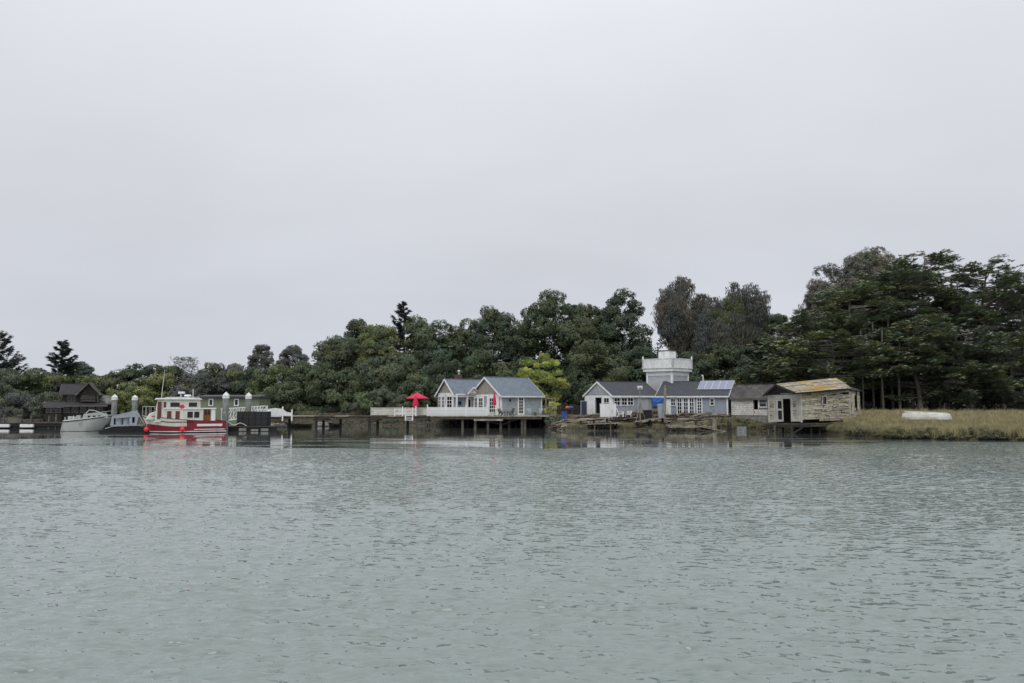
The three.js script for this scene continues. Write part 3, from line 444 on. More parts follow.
// gabled block: x0..x1 along the ridge, z0 (back) .. z1 (front); base at y0
function punched(pts, holes, t) { const s = new THREE.Shape(pts.map((p) => new THREE.Vector2(...p))); for (const [a, b, c, d] of holes) s.holes.push(new THREE.Path([[a, c], [b, c], [b, d], [a, d]].map((p) => new THREE.Vector2(...p)))); return new THREE.ExtrudeGeometry(s, { depth: t, bevelEnabled: false }); }
function gabled(g, { x0, x1, z0, z1, y0 = 0, h, rise, oh = 0.35, ox = 0.3, wall, roof, trim, pitch = 0.22, fascia = 0.16, endHoles, frontHoles }) {
  const zm = (z0 + z1) / 2, w = (z1 - z0) / 2, sl = Math.atan2(rise, w), L = (w + oh) / Math.cos(sl), t = 0.07;
  const five = [[z1, y0], [z1, y0 + h], [zm, y0 + h + rise], [z0, y0 + h], [z0, y0]];
  if (!endHoles && !frontHoles) part('wall', slabX(five, x0, x1), wall, g);
  else { // hollow, with real openings: end wall at x0, front wall at z1, the other two walls, a floor
    const k = 0.14, end = (x, holes) => punched(five.map(([z, y]) => [-z, y]), holes.map(([a, b, c, d]) => [-b, -a, c, d]), k).rotateY(Math.PI / 2).translate(x, 0, 0);
    part('wall', [end(x0, endHoles ?? []), end(x1 - k, []), punched([[x0 + k, y0], [x1 - k, y0], [x1 - k, y0 + h], [x0 + k, y0 + h]], frontHoles ?? [], k).translate(0, 0, z1 - k), bx(x0 + k, x1 - k, y0, y0 + h, z0, z0 + k)], wall, g);
    part('floor', bx(x0 + k, x1 - k, y0, y0 + 0.06, z0 + k, z1 - k), mat.wood, g);
  }
  const ry = y0 + h + rise + t, base = [], courses = [];
  for (const s of [1, -1]) {
    const e = [zm + s * (w + oh), ry - Math.tan(sl) * (w + oh)];
    base.push(slabX([[zm, ry], e, [e[0], e[1] + 0.05], [zm, ry + 0.05]], x0 - ox, x1 + ox));
    const n = Math.floor(L / pitch);
    for (let i = 0; i < n; i++) { const q = (i + 0.5) * L / n, z = zm + s * Math.cos(sl) * q, y = ry + 0.075 - Math.sin(sl) * q; courses.push(new THREE.BoxGeometry(x1 - x0 + 2 * ox, 0.022, L / n + 0.03).rotateX(s * (sl - 0.06)).translate((x0 + x1) / 2, y, z)); }
  }
  courses.push(bx(x0 - ox, x1 + ox, ry + 0.06, ry + 0.13, zm - 0.1, zm + 0.1));
  const rf = part('roof', base.concat(courses), roof, g);
  for (const s of [1, -1]) { const ez = zm + s * (w + oh), ey = ry - Math.tan(sl) * (w + oh); part('fascia', bx(x0 - ox, x1 + ox, ey - fascia + 0.04, ey + 0.06, ez, ez + s * 0.04), trim, g); }
  for (const [x, sx] of [[x0 - ox, -1], [x1 + ox, 1]]) for (const s of [1, -1]) part('barge_board', bar([x + sx * 0.02, ry - 0.03, zm], [x + sx * 0.02, ry - 0.03 - Math.tan(sl) * (w + oh), zm + s * (w + oh)], 0.05, 0.2), trim, g);
  return { ry, sl, zm, roof: rf };
}

// ---------------------------------------------------------------- blue cottage on its deck
const DECK = Y(416, 96);
{
  const p = at(501, 416, 100.4), t = thing('cottage', 'blue grey waterfront cottage with slate blue roof and white framed windows on piled deck', 'house', [p.x, DECK, -100.4], 36 * Math.PI / 180); t.scale.setScalar(1.1);
  gabled(t, { x0: 0, x1: 6.4, z0: -6.6, z1: 0, h: 2.5, rise: 2.2, wall: mat.cottageBlue, roof: mat.cottageRoof, trim: mat.white });
  part('siding', clap('z', 0.02, 6.38, 0.05, 2.45, 0), mat.cottageBlue, t, 'stuff');
  const lin = (h, r, z0, z1, x) => (y) => { const k = Math.max(0, 1 - (y - h) / r); const m = (z0 + z1) / 2, w = (z1 - z0) / 2; return [m - w * k, m + w * k]; };
  part('shingled_gable', clap('x-', 0, 0, 2.62, 4.5, 0, 0.16, lin(2.5, 2.2, -6.5, -0.1)), mat.shake, t);
  part('gable_band', bx(-0.07, 0, 2.36, 2.6, -6.6, 0), mat.white, t);
  for (const [z0, z1] of [[-6.35, -3.75], [-3.05, -0.4]]) part('bay_panel', bx(-0.06, 0, 0.0, 2.36, z0, z1), mat.white, t);
  for (const [z, w] of [[-5.75, 0.85], [-4.4, 0.85], [-1.75, 1.25]]) windowUnit('window', t, [-0.062, 0.35, z], LEFT, w, 1.75, w > 1 ? 3 : 2, 4);
  const door = windowUnit('french_door', t, [3.05, 0.22, 0.04], FRONT, 0.62, 1.95, 2, 5, mat.white, { frame: 0.22 });
  part('corner_board', bx(6.28, 6.46, 0, 2.45, -0.1, 0.06), mat.white, t); part('corner_board', bx(-0.075, 0.12, 0, 2.45, -0.1, 0.065), mat.white, t);
  part('wall_lamp', [bx(1.25, 1.42, 1.75, 2.0, 0.03, 0.2), bx(1.29, 1.38, 1.68, 1.75, 0.06, 0.16)], mat.black, t);
  // wing
  const wing = sub('wing', t);
  gabled(wing, { x0: -2.9, x1: 2.2, z0: -10.4, z1: -6.4, h: 2.72, rise: 1.8, wall: mat.cottageBlue, roof: mat.cottageRoof, trim: mat.white, oh: 0.45 });
  part('shingled_gable', clap('x-', 0, 0, 2.84, 4.35, -2.9, 0.16, lin(2.72, 1.8, -10.3, -6.5)), mat.shake, wing);
  part('gable_band', bx(-2.97, -2.9, 2.58, 2.82, -10.4, -6.4), mat.white, wing);
  for (const [z0, z1] of [[-10.35, -8.55], [-8.3, -6.5]]) part('bay_panel', bx(-2.96, -2.9, 0, 2.58, z0, z1), mat.white, wing);
  for (const [z, w] of [[-9.95, 0.55], [-9.0, 0.55], [-7.4, 1.15]]) windowUnit('window', t, [-2.962, 0.45, z], LEFT, w, 1.85, 2, 4);
  for (const x of [-2.8, -1.2, -0.1]) part('porch_post', bx(x - 0.09, x + 0.09, 0, 2.7, -6.0, -5.82), mat.white, t);
  part('porch_beam', bx(-2.9, -0.08, 2.5, 2.7, -6.02, -5.8), mat.white, t);
  const pd = sub('porch_door', t, [-2.1, 0.05, -6.37]); part('leaf', bx(-0.45, 0.45, 0, 2.0, 0, 0.05), mat.cottagePorch, pd); part('round_window', new THREE.CylinderGeometry(0.26, 0.26, 0.03, 16).rotateX(Math.PI / 2).translate(0, 1.45, 0.06), mat.glass, pd);
  windowUnit('window', t, [-0.75, 0.5, -6.37], FRONT, 0.7, 1.5, 1, 1);
  // little gable over the porch steps
  const pg = sub('porch_gable', t, [-0.55, 2.6, -5.7]);
  part('roof', [-1, 1].map((s) => slab([[0, 0.97], [s * 0.98, 0.12], [s * 0.98, 0.18], [0, 1.05]], -1.7, 0.35)), mat.cottageRoof, pg);
  part('pediment', slab([[-0.8, 0.12], [0.8, 0.12], [0, 0.85]], 0.1, 0.16), mat.white, pg);
  for (const s of [-1, 1]) part('barge_board', bar([0, 0.93, 0.38], [s * 0.98, 0.06, 0.38], 0.05, 0.16), mat.white, pg);
  // chimney behind the wing ridge
  const c = sub('chimney', t, [-0.5, 3.3, -9.3]);
  for (let j = 0; j < 13; j++) part('brick_course', bx(-0.45 + (j % 2) * 0.012, 0.45 - (j % 2) * 0.012, j * 0.155, j * 0.155 + 0.145, -0.3 + (j % 2) * 0.012, 0.3 - (j % 2) * 0.012), mat.brick, c);
  part('mortar', bx(-0.43, 0.43, 0, 2.0, -0.28, 0.28), mat.mortar, c);
  part('cowl', [tube([0.1, 2.0, 0], [0.1, 2.45, 0], 0.12), new THREE.ConeGeometry(0.3, 0.22, 10).translate(0.1, 2.55, 0)], mat.steel, c);
}
{ // deck under the cottage
  const xa = X(430, 95.9), xb = X(549.5, 95.9), t = thing('cottage_deck', 'grey timber deck on piles carrying the blue cottage', 'deck'), R = rng(31);
  part('decking', bx(xa, xb, DECK - 0.09, DECK - 0.004, -107, -95.9), mat.wood, t);
  part('edge_beam', bx(xa + 0.05, xb - 1.0, DECK - 0.42, DECK - 0.1, -96.25, -96), mat.woodDark, t); part('edge_beam', bx(X(474, 95.9), X(503, 95.9), DECK - 0.62, DECK - 0.40, -95.96, -95.8), mat.wood, t);
  for (let i = 0; i < 40; i++) { const x = lerp(xa + 0.1, xb - 0.1, i / 39); part('joist', bx(x - 0.05, x + 0.05, DECK - 0.3, DECK - 0.1, -105.5, -96.3), mat.woodDark, t); }
  const piles = [462.5, 475.5, 488, 500.5, 509, 522, 525];
  for (const px of piles) { const x = X(px, 96.2) + 0, dd = px > 505 && px < 512 ? 98 : 96.45, rr = 0.16 + R() * 0.05; part('pile', tube([x + (R() - 0.5) * 0.15, -1.2, -dd], [x, DECK - 0.42, -dd], rr, rr * 0.95, 9), mat.pile, t); }
  for (const d of [99.5, 103]) for (const px of [450, 468, 486, 504, 516, 530, 541]) { const x = X(px, d); part('pile', tube([x, -1.2, -d], [x, DECK - 0.3, -d], 0.15, 0.14, 8), mat.pileWet, t); }
  part('brace', bar([X(501, 96.4), 0.4, -96.6], [X(521, 96.4), 1.35, -96.6], 0.08, 0.14), mat.pileWet, t); part('brace', bar([X(476, 96.4), 1.25, -96.6], [X(500, 96.4), 0.5, -96.6], 0.08, 0.14), mat.pileWet, t);
}
function picketFence(label, px0, px1, d, top, o = {}) {
  const x0 = X(px0, d), x1 = X(px1, d), y0 = DECK + 0.0, y1 = Y(top, d), t = thing('picket_fence', label, 'fence', [x0, y0, -d]), H = y1 - y0, L = x1 - x0;
  part('cap_rail', bx(0, L, H - 0.06, H, -0.07, 0.07), mat.white, t); part('rail', bx(0, L, 0.08, 0.16, -0.03, 0.03), mat.white, t);
  const n = Math.round(L / 0.135), g = metres(bx(-0.063, 0.063, 0.03, H - 0.062, 0.032, 0.055));
  for (let i = 0; i < n; i++) { const m = new THREE.Mesh(g, mat.white); m.name = 'picket'; m.position.x = (i + 0.5) * L / n; m.castShadow = m.receiveShadow = true; t.add(m); }
  for (const px of o.posts ?? []) { const x = X(px, d) - x0; part('post', [bx(x - 0.07, x + 0.07, 0, H + 0.18, -0.07, 0.075), new THREE.SphereGeometry(0.09, 8, 6).translate(x, H + 0.26, 0)], mat.white, t); }
  return t;
}
picketFence('white picket railing along the front of the cottage deck', 427.5, 487.5, 96.05, 407.2, { posts: [427.5, 446, 466, 487] });
{ // board fence left of the cottage
  const d = 98.2, x0 = X(371, d), x1 = X(427, d), t = thing('board_fence', 'low white horizontal board fence on the pier left of the cottage', 'fence', [x0, DECK, -d]), L = x1 - x0;
  for (let i = 0; i < 4; i++) for (let k = 0; k < 3; k++) part('board', bx(L * k / 3 + 0.01, L * (k + 1) / 3 - 0.01, 0.08 + i * 0.235, 0.30 + i * 0.235, -0.02 + 0.008 * ((i + k) % 2), 0.015 + 0.008 * ((i + k) % 2)), mat.whiteWorn, t);
  part('cap', bx(-0.05, L + 0.05, 1.03, 1.08, -0.09, 0.09), mat.whiteWorn, t); for (let k = 0; k <= 6; k++) part('post', bx(L * k / 6 - 0.05, L * k / 6 + 0.05, 0, 1.03, -0.12, -0.03), mat.whiteWorn, t);
}
{ // white boarding ladder rails over the pier edge
  const d = 95.7, x0 = X(395, d), t = thing('boarding_ladder', 'white boarding ladder with handrails hanging over the pier edge', 'ladder', [x0, 0, -d]), q = (px) => X(px, d) - x0;
  for (const [px, ya, yb] of [[395, DECK, Y(408.5, d)], [402.7, DECK, Y(406.6, d)], [405.6, Y(420.5, d), Y(408, d)], [412.8, Y(420.5, d), Y(407.5, d)], [416, DECK, Y(406, d)]]) part('post', bx(q(px) - 0.07, q(px) + 0.07, ya, yb, -0.06, 0.06), mat.white, t);
  for (const y of [409.3, 413.2]) part('rail', bx(q(395), q(416), Y(y, d) - 0.05, Y(y, d) + 0.05, -0.1, -0.062), mat.white, t);
  for (const y of [415.5, 418, 420]) part('rung', bx(q(405.6) + 0.07, q(412.8) - 0.07, Y(y, d) - 0.04, Y(y, d) + 0.04, -0.04, 0.04), mat.white, t);
}
{ // long pier to the left of the cottage
  const d = 96.1, xa = X(265, d), xb = X(430, d) - 0.02, t = thing('pier', 'long low timber pier running left from the cottage deck to the floats', 'pier'), R = rng(77);
  let x = xa; while (x < xb - 0.3) { const w = Math.min(xb - x, 1.9 + R() * 1.2); part('plank', bx(x + 0.012, x + w - 0.012, DECK - 0.07 - R() * 0.03, DECK - 0.004 + R() * 0.02, -98.6, -96.1), R() < 0.4 ? mat.woodDark : mat.wood, t); x += w; }
  part('stringer', bx(xa, xb, DECK - 0.36, DECK - 0.11, -96.45, -96.25), mat.woodDark, t); part('stringer', bx(xa, xb, DECK - 0.36, DECK - 0.11, -98.4, -98.2), mat.woodDark, t);
  for (const [px, dd] of [[316.8, 96.35], [324, 98.3], [369.8, 96.35], [378, 98.3], [290, 98.3], [341, 98.3], [408, 98.3]]) { const q = X(px, dd); part('pile', tube([q, -1.2, -dd], [q, DECK - 0.1, -dd], 0.2, 0.17, 9), mat.pileWet, t); }
  part('cross_head', bx(X(314, 96.4), X(327, 96.4), DECK - 0.56, DECK - 0.37, -98.5, -96.2), mat.pileWet, t); part('cross_head', bx(X(367, 96.4), X(380, 96.4), DECK - 0.56, DECK - 0.37, -98.5, -96.2), mat.pileWet, t);
}
// ---------------------------------------------------------------- grey workshop
{
  const p = at(612, 415, 93), g0 = landHeight(p.x, -95), t = thing('workshop', 'grey workshop with dark roof, white gable end and open black doorway', 'building', [p.x, 1.8, -93], 30 * Math.PI / 180);
  gabled(t, { x0: 0, x1: 7.9, z0: -5.8, z1: 0, h: 2.45, rise: 1.7, wall: mat.greySide, roof: mat.slate, trim: mat.white, fascia: 0.2, ox: 0.15, oh: 0.28, endHoles: [[-3.5, -2.1, 0.06, 2.2]] });
  part('foundation', bx(0.02, 7.88, -1.2, 0, -5.78, -0.02), mat.mortar, t);
  part('siding', clap('z', 0.1, 7.8, 0.05, 2.35, 0), mat.greySide, t, 'stuff');
  part('gable_board', clap('x-', 0, 0, 2.6, 4.1, 0, 0.2, (y) => { const k = 1 - (y - 2.45) / 1.7; return [-2.9 - 2.8 * k, -2.9 + 2.8 * k]; }), mat.greySide, t, 'stuff');
  part('end_panel', bx(-0.05, 0, 0, 2.45, -5.8, -3.5), mat.white, t); part('end_panel', bx(-0.05, 0, 0, 2.45, -2.1, 0), mat.white, t); part('lintel', bx(-0.05, 0, 2.2, 2.45, -3.5, -2.1), mat.white, t);
  windowUnit('window', t, [-0.052, 0.95, -1.0], LEFT, 1.0, 1.15, 2, 2);
  windowUnit('window', t, [0.8, 1.25, 0.035], FRONT, 0.85, 0.85, 2, 2); windowUnit('window', t, [1.95, 1.25, 0.035], FRONT, 0.8, 0.85, 2, 2); windowUnit('window', t, [2.95, 1.25, 0.035], FRONT, 0.8, 0.85, 2, 2);
  part('plank_door', [bx(4.1, 5.9, 0.0, 2.15, 0.02, 0.07), ...battens(4.2, 5.85, 0.05, 2.1, 0.07, 0.3)], mat.tower, t); part('corner_board', bx(-0.06, 0.14, 0, 2.4, -0.06, 0.06), mat.white, t);
}
// ---------------------------------------------------------------- blue-grey house with solar panels
{
  const p = at(728, 415, 92), t = thing('solar_house', 'blue grey board and batten house with solar panels on its dark roof', 'house', [p.x, 1.79, -92], -28 * Math.PI / 180);
  const L = 9.0; const rf = gabled(t, { x0: -L, x1: 0, z0: -6.4, z1: 0, h: 2.45, rise: 1.75, wall: mat.houseBlue, roof: mat.slate, trim: mat.white, ox: 0.2 });
  part('foundation', bx(-L + 0.02, -0.02, -1.2, 0, -6.38, -0.02), mat.mortar, t);
  part('batten_strip', battens(-L + 0.1, -0.1, 0, 2.4, 0), mat.houseBlue, t, 'stuff');
  const px = (p) => (p - 728) * 0.1255 / 0.883; // along the wall
  part('corner_board', bx(-0.14, 0.05, 0, 2.4, -0.14, 0.06), mat.white, t);
  const sd = sub('side_door', t, [px(674), 0, 0.04]); part('leaf', bx(-0.48, 0.48, 0.02, 2.05, 0, 0.05), mat.white, sd); part('handle', new THREE.SphereGeometry(0.045, 6, 5).translate(0.36, 1.0, 0.08), mat.steel, sd);
  windowUnit('window', t, [px(679.3), 1.2, 0.045], FRONT, 0.5, 0.8, 2, 2);
  for (const q of [685.2, 691, 696.3]) windowUnit('glazed_door', t, [px(q), 0.12, 0.045], FRONT, 0.5, 1.95, 2, 4, mat.white, { frame: 0.13 });
  windowUnit('glazed_door', t, [px(703.3), 0.12, 0.045], FRONT, 0.48, 1.95, 2, 5, mat.white, { frame: 0.13 });
  windowUnit('window', t, [px(714.5), 1.25, 0.045], FRONT, 0.42, 0.75, 1, 2);
  const sl = rf.sl, zc = rf.zm; // five panels in a row on the upper roof
  for (let i = 0; i < 5; i++) {
    const x = -3.6 + i * 0.87, m = sub('solar_panel', t), put = (geo) => geo.rotateX(sl).translate(x, rf.ry + 0.19 - Math.sin(sl) * 1.35, zc + Math.cos(sl) * 1.35);
    part('panel_frame', [put(bx(-0.43, 0.43, -0.02, 0.02, -1.18, -1.13)), put(bx(-0.43, 0.43, -0.02, 0.02, 1.13, 1.18)), put(bx(-0.43, -0.39, -0.02, 0.021, -1.13, 1.13)), put(bx(0.39, 0.43, -0.02, 0.021, -1.13, 1.13))], mat.steel, m); part('cells', put(bx(-0.39, 0.39, -0.012, 0.012, -1.13, 1.13)), mat.solar, m);
  }
  part('vent_pipe', [tube([-3.9, 3.9, -3.7], [-3.9, 5.05, -3.7], 0.07), tube([-3.9, 5.05, -3.7], [-4.05, 5.12, -3.7], 0.1)], mat.white, t);
}
// ---------------------------------------------------------------- white block shed between house and boathouse
{
  const p = at(731, 416, 91.6), t = thing('block_shed', 'low white block walled shed with mossy dark roof beside the solar house', 'shed', [p.x, 1.76, -91.6], -28 * Math.PI / 180), R = rng(88);
  gabled(t, { x0: 0.05, x1: 5.6, z0: -6.0, z1: 0, h: 2.15, rise: 1.55, wall: mat.mortar, roof: mat.oldRoof, trim: mat.darkTrim, oh: 0.35, ox: 0.12, frontHoles: [[2.8, 3.25, 0.76, 2.05], [3.45, 5.05, 1.1, 2.0]] });
  part('foundation', bx(0.1, 5.5, -1.2, 0, -5.1, -0.05), mat.mortar, t);
  let g = null; for (let j = 0; j < 9; j++) for (let i = 0; i < 7; i++) { const w = 0.4, x0 = 0.08 + i * w + (j % 2) * 0.2 - 0.2, x1 = Math.min(2.72, x0 + w - 0.02), a = Math.max(0.06, x0); if (x1 - a < 0.08) continue; part('block', bx(a, x1, 0.04 + j * 0.235, 0.255 + j * 0.235, 0.0, 0.02 + R() * 0.03), mat.blockWhite, t); }
  for (let j = 0; j < 3; j++) for (let i = 0; i < 7; i++) { const x0 = 2.76 + i * 0.4 + (j % 2) * 0.14; part('block', bx(x0, Math.min(5.55, x0 + 0.38), 0.04 + j * 0.235, 0.255 + j * 0.235, 0.0, 0.02 + R() * 0.03), mat.blockWhite, t); }
  windowUnit('window', t, [4.25, 1.1, 0.01], FRONT, 1.6, 0.9, 2, 2); part('shutter_post', bx(3.27, 3.37, 0.76, 2.15, 0.0, 0.05), mat.whiteWorn, t);
}
// ---------------------------------------------------------------- white lookout tower
{
  const d = 101, c = X(668, d), g0 = landHeight(c, -d), y = (py) => Y(py, d) - g0, t = thing('lookout_tower', 'white square lookout tower with railed platform and boxy top cabin', 'tower', [c, g0, -d], 45 * Math.PI / 180);
  const s = 1.95, sp = 2.38; part('wall', bx(-s, s, -0.2, y(372), -s, s), mat.tower, t);
  for (const [x, z] of [[-s, s], [s, s], [s, -s], [-s, -s]]) part('corner_post', bx(x - 0.13, x + 0.13, -0.2, y(372.2), z - 0.13, z + 0.13), mat.white, t);
  for (const tr of [0, 1, 2, 3]) part('head_band', bx(-s + 0.14, s - 0.14, y(376), y(372.3), s, s + 0.06).rotateY(tr * Math.PI / 2), mat.white, t);
  part('platform', bx(-sp, sp, y(371.9), y(369), -sp, sp), mat.white, t); part('platform_deck', bx(-sp - 0.12, sp + 0.12, y(368.9), y(368.3), -sp - 0.12, sp + 0.12), mat.white, t);
  const r0 = y(368.2), r1 = y(359.2);
  for (let k = 0; k < 4; k++) {
    const rot = (g) => g.rotateY(k * Math.PI / 2); part('rail_cap', rot(bx(-sp - 0.05, sp + 0.05, r1 - 0.08, r1, sp - 0.08, sp + 0.08)), mat.white, t); part('rail_base', rot(bx(-sp, sp, r0 + 0.05, r0 + 0.14, sp - 0.04, sp + 0.04)), mat.white, t);
    for (let i = 0; i < 4; i++) { const a = lerp(-sp, sp, i / 3); part('rail_post', rot([bx(a - 0.09, a + 0.09, r0, r1 - 0.08, sp - 0.09, sp + 0.09)][0]), mat.white, t); if (i < 3) part('rail_panel', rot(bx(a + 0.1, a + sp * 2 / 3 - 0.1, r0 + 0.15, r1 - 0.09, sp - 0.02, sp + 0.02)), mat.white, t); }
    part('finial', rot(merge([bx(sp - 0.08, sp + 0.08, r1, r1 + 0.2, sp - 0.08, sp + 0.08), new THREE.ConeGeometry(0.12, 0.25, 8).translate(sp, r1 + 0.32, sp)])), mat.white, t);
  }
  const q = 0.86; part('top_cabin', bx(-q, q, r0, y(351.5), -q, q), mat.white, t); part('cabin_lid', bx(-q - 0.06, q + 0.06, y(351.4), y(350.6), -q - 0.06, q + 0.06), mat.darkTrim, t); part('lamp_bracket', [tube([q, y(355), q * -1], [q + 0.35, y(354), -q - 0.3], 0.04), new THREE.SphereGeometry(0.13, 8, 6).translate(q + 0.35, y(354), -q - 0.3)], mat.white, t);
}
// ---------------------------------------------------------------- derelict boathouse
{
  const A = at(801, 421, 80.5), t = thing('derelict_boathouse', 'leaning derelict boathouse of peeling weathered boards with lichen covered roof', 'boathouse', [A.x, 0, A.z]), R = rng(91);
  const loc = (px, py, d) => at(px, py, d).sub(V(A.x, 0, A.z));
  const a0 = loc(801, 421.5, 80.5), a1 = loc(800, 394, 80.5), b0 = loc(768, 422.7, 84.6), b1 = loc(767, 394.8, 84.6), c0 = loc(849.5, 420, 84.2), c1 = loc(849, 389.6, 84.2), d0 = V().addVectors(b0, c0).sub(a0), d1 = V().addVectors(b1, c1).sub(a1);
  const ap = loc(777.8, 385.6, 82.6), aq = loc(836, 379.2, 86.2);
  const L = (p, q, k) => V().lerpVectors(p, q, k), skin = [mat.shack, mat.shackB, mat.shackC, mat.shackMoss];
  // the two far walls and the floor; the near walls are only as tight as their boards
  part('inner_wall', [quadPatch(d0, b0, b1, d1, 0.05), quadPatch(c0, d0, d1, c1, 0.05)], mat.woodDark, t);
  part('floor', quadPatch(b0.clone(), a0.clone().setY(b0.y + 0.02), c0.clone().setY(b0.y + 0.05), d0.clone().setY(b0.y + 0.05), 0.05), mat.woodDark, t);
  const rows = 15; // long wall: boards, broken lengths, some slipped or missing
  for (let j = 0; j < rows; j++) {
    let u = 0; while (u < 0.999) {
      const w = Math.min(1 - u, 0.16 + 0.3 * R()), v0 = j / rows, v1 = (j + 0.93) / rows, miss = (R() < 0.04) || (j > 2 && j < 5 && u < 0.25 && R() < 0.4), win = j > 7 && j < 13 && u < 0.52 && u + w > 0.42;
      let ww = w; if (win && u < 0.41) ww = 0.41 - u; else if (win) { u = 0.53; continue; }
      if (!miss) { const sag = (R() - 0.5) * 0.045, pt = (uu, vv) => L(L(a0, c0, uu), L(a1, c1, uu), clamp(vv, 0, 1)), off = V(0.03, 0, 0.05).multiplyScalar(0.3 + R() * 1.4); part('plank', quadPatch(pt(u + 0.002, v0).add(off), pt(u + ww - 0.003, v0 + sag).add(off), pt(u + ww - 0.003, v1 + sag).add(off), pt(u + 0.002, v1).add(off), 0.03), skin[Math.floor(Math.pow(R(), 1.2) * 3.25)], t); }
      u += ww;
    }
  }
  // window in the long wall
  const wp = L(L(a0, c0, 0.425), L(a1, c1, 0.425), 0.56), wq = L(L(a0, c0, 0.515), L(a1, c1, 0.515), 0.56), wu = V(0, 0.95, 0), fo = V(0.05, 0, 0.08), w = sub('window', t);
  part('frame', [bar(wp.clone().add(fo).toArray(), wq.clone().add(fo).toArray(), 0.1, 0.09), bar(wp.clone().add(wu).add(fo).toArray(), wq.clone().add(wu).add(fo).toArray(), 0.1, 0.09), bar(wp.clone().add(fo).toArray(), wp.clone().add(wu).add(fo).toArray(), 0.09, 0.09), bar(wq.clone().add(fo).toArray(), wq.clone().add(wu).add(fo).toArray(), 0.09, 0.09)], mat.shackC, w);
  part('pane', quadPatch(wp, wq, wq.clone().add(wu), wp.clone().add(wu), 0.02), mat.clear, w);
  // gable end: sheet panels, two doors, the opening between them
  const ge = (u, v) => L(L(b0, a0, u), L(b1, a1, u), v), out = V(-0.04, 0, 0.04);
  for (const [u0, u1, v0, v1, m] of [[0, 0.27, 0, 0.99, mat.shackFront], [0.71, 1, 0.0, 0.99, mat.shackFront], [0.27, 0.71, 0.84, 0.99, mat.shackFront]]) part('end_panel', quadPatch(ge(u0, v0), ge(u1, v0), ge(u1, v1), ge(u0, v1), 0.06), m, t);
  for (const [u0, u1] of [[0.03, 0.25], [0.28, 0.49], [0.74, 0.93]]) {
    const dr = sub('door', t), rail = (p, q, r, s) => quadPatch(ge(p, r).add(out), ge(q, r).add(out), ge(q, s).add(out), ge(p, s).add(out), 0.04);
    part('door_frame', [rail(u0, u0 + 0.05, 0.02, 0.83), rail(u1 - 0.04, u1, 0.02, 0.83), rail(u0 + 0.05, u1 - 0.04, 0.77, 0.83), rail(u0 + 0.05, u1 - 0.04, 0.42, 0.49), rail(u0 + 0.05, u1 - 0.04, 0.02, 0.1)], mat.shackFront, dr);
    const out2 = V(-0.02, 0, 0.02); for (const [r, s] of [[0.1, 0.42], [0.49, 0.77]]) part('pane', quadPatch(ge(u0 + 0.05, r).add(out2), ge(u1 - 0.04, r).add(out2), ge(u1 - 0.04, s).add(out2), ge(u0 + 0.05, s).add(out2), 0.015), u0 > 0.1 && u0 < 0.5 ? mat.glass : mat.shackB, dr);
  }
  // gable triangle, dark with a broken pale board
  { const g = new THREE.BufferGeometry(), P = [b1, a1, ap].flatMap((p) => p.toArray()); g.setAttribute('position', new THREE.Float32BufferAttribute(P, 3)); g.computeVertexNormals(); part('gable_boards', g, mat.darkWood, t); }
  part('broken_board', quadPatch(ge(0.42, 1.02).add(out), ge(0.85, 1.02).add(out), ge(0.72, 1.11).add(out), ge(0.45, 1.13).add(out), 0.03), mat.shackFront, t);
  // roof of plank strips, front slope patched with lichen
  const e0 = loc(798.5, 393.4, 79.6).add(V(-0.45, 0.05, 0.2)), e1 = loc(851.5, 388.4, 83.4), f0 = L(b1, ap, -0.12).add(V(-0.4, 0.05, 0.25)), f1 = L(d1, aq, -0.1);
  const r0 = ap.clone().add(V(-0.35, 0.12, 0.25)), r1 = aq.clone().add(V(0.1, 0.12, 0));
  for (let j = 0; j < 9; j++) { let u = 0; while (u < 0.999) { const ww = Math.min(1 - u, 0.25 + 0.4 * R()), pt = (uu, v) => L(L(e0, e1, uu), L(r0, r1, uu), v), lift = V(0, 0.015 + 0.09 * R(), 0); part('roof_board', quadPatch(pt(u, j / 9).add(lift), pt(u + ww - 0.004, j / 9 + (R() - 0.5) * 0.02).add(lift), pt(u + ww - 0.004, (j + 0.97) / 9).add(lift), pt(u, (j + 0.97) / 9).add(lift), 0.035), R() < (u < 0.45 ? 0.9 : 0.12) ? mat.shackRoof : mat.shackRoofB, t); u += ww; } }
  part('roof_deck', [quadPatch(e0, e1, r1, r0, 0.05).translate(0, -0.12, 0), quadPatch(f1, f0, r0, r1, 0.06)], mat.darkWood, t);
  for (const [p, q] of [[e0, r0], [f0, r0]]) part('barge_board', bar(p.clone().add(V(0, -0.03, 0.03)).toArray(), q.clone().add(V(0, -0.03, 0.03)).toArray(), 0.06, 0.2), mat.darkWood, t);
  part('corner_board', bar(a0.clone().add(V(0.03, -0.1, 0.1)).toArray(), a1.clone().add(V(0.03, 0, 0.1)).toArray(), 0.14, 0.14), mat.shackFront, t);
  // lean-to end on the right
  const g0 = loc(861, 419.5, 85.6), g1 = loc(859.5, 391.5, 85.6); const lt = sub('lean_to', t);
  part('inner_wall', [quadPatch(c0, g0, g1, L(c1, c0, 0.06), 0.06).translate(-0.6, 0, -2.6), quadPatch(g0, g0.clone().add(V(-0.6, 0, -2.6)), g1.clone().add(V(-0.6, 0, -2.6)), g1, 0.05)], mat.woodDark, lt);
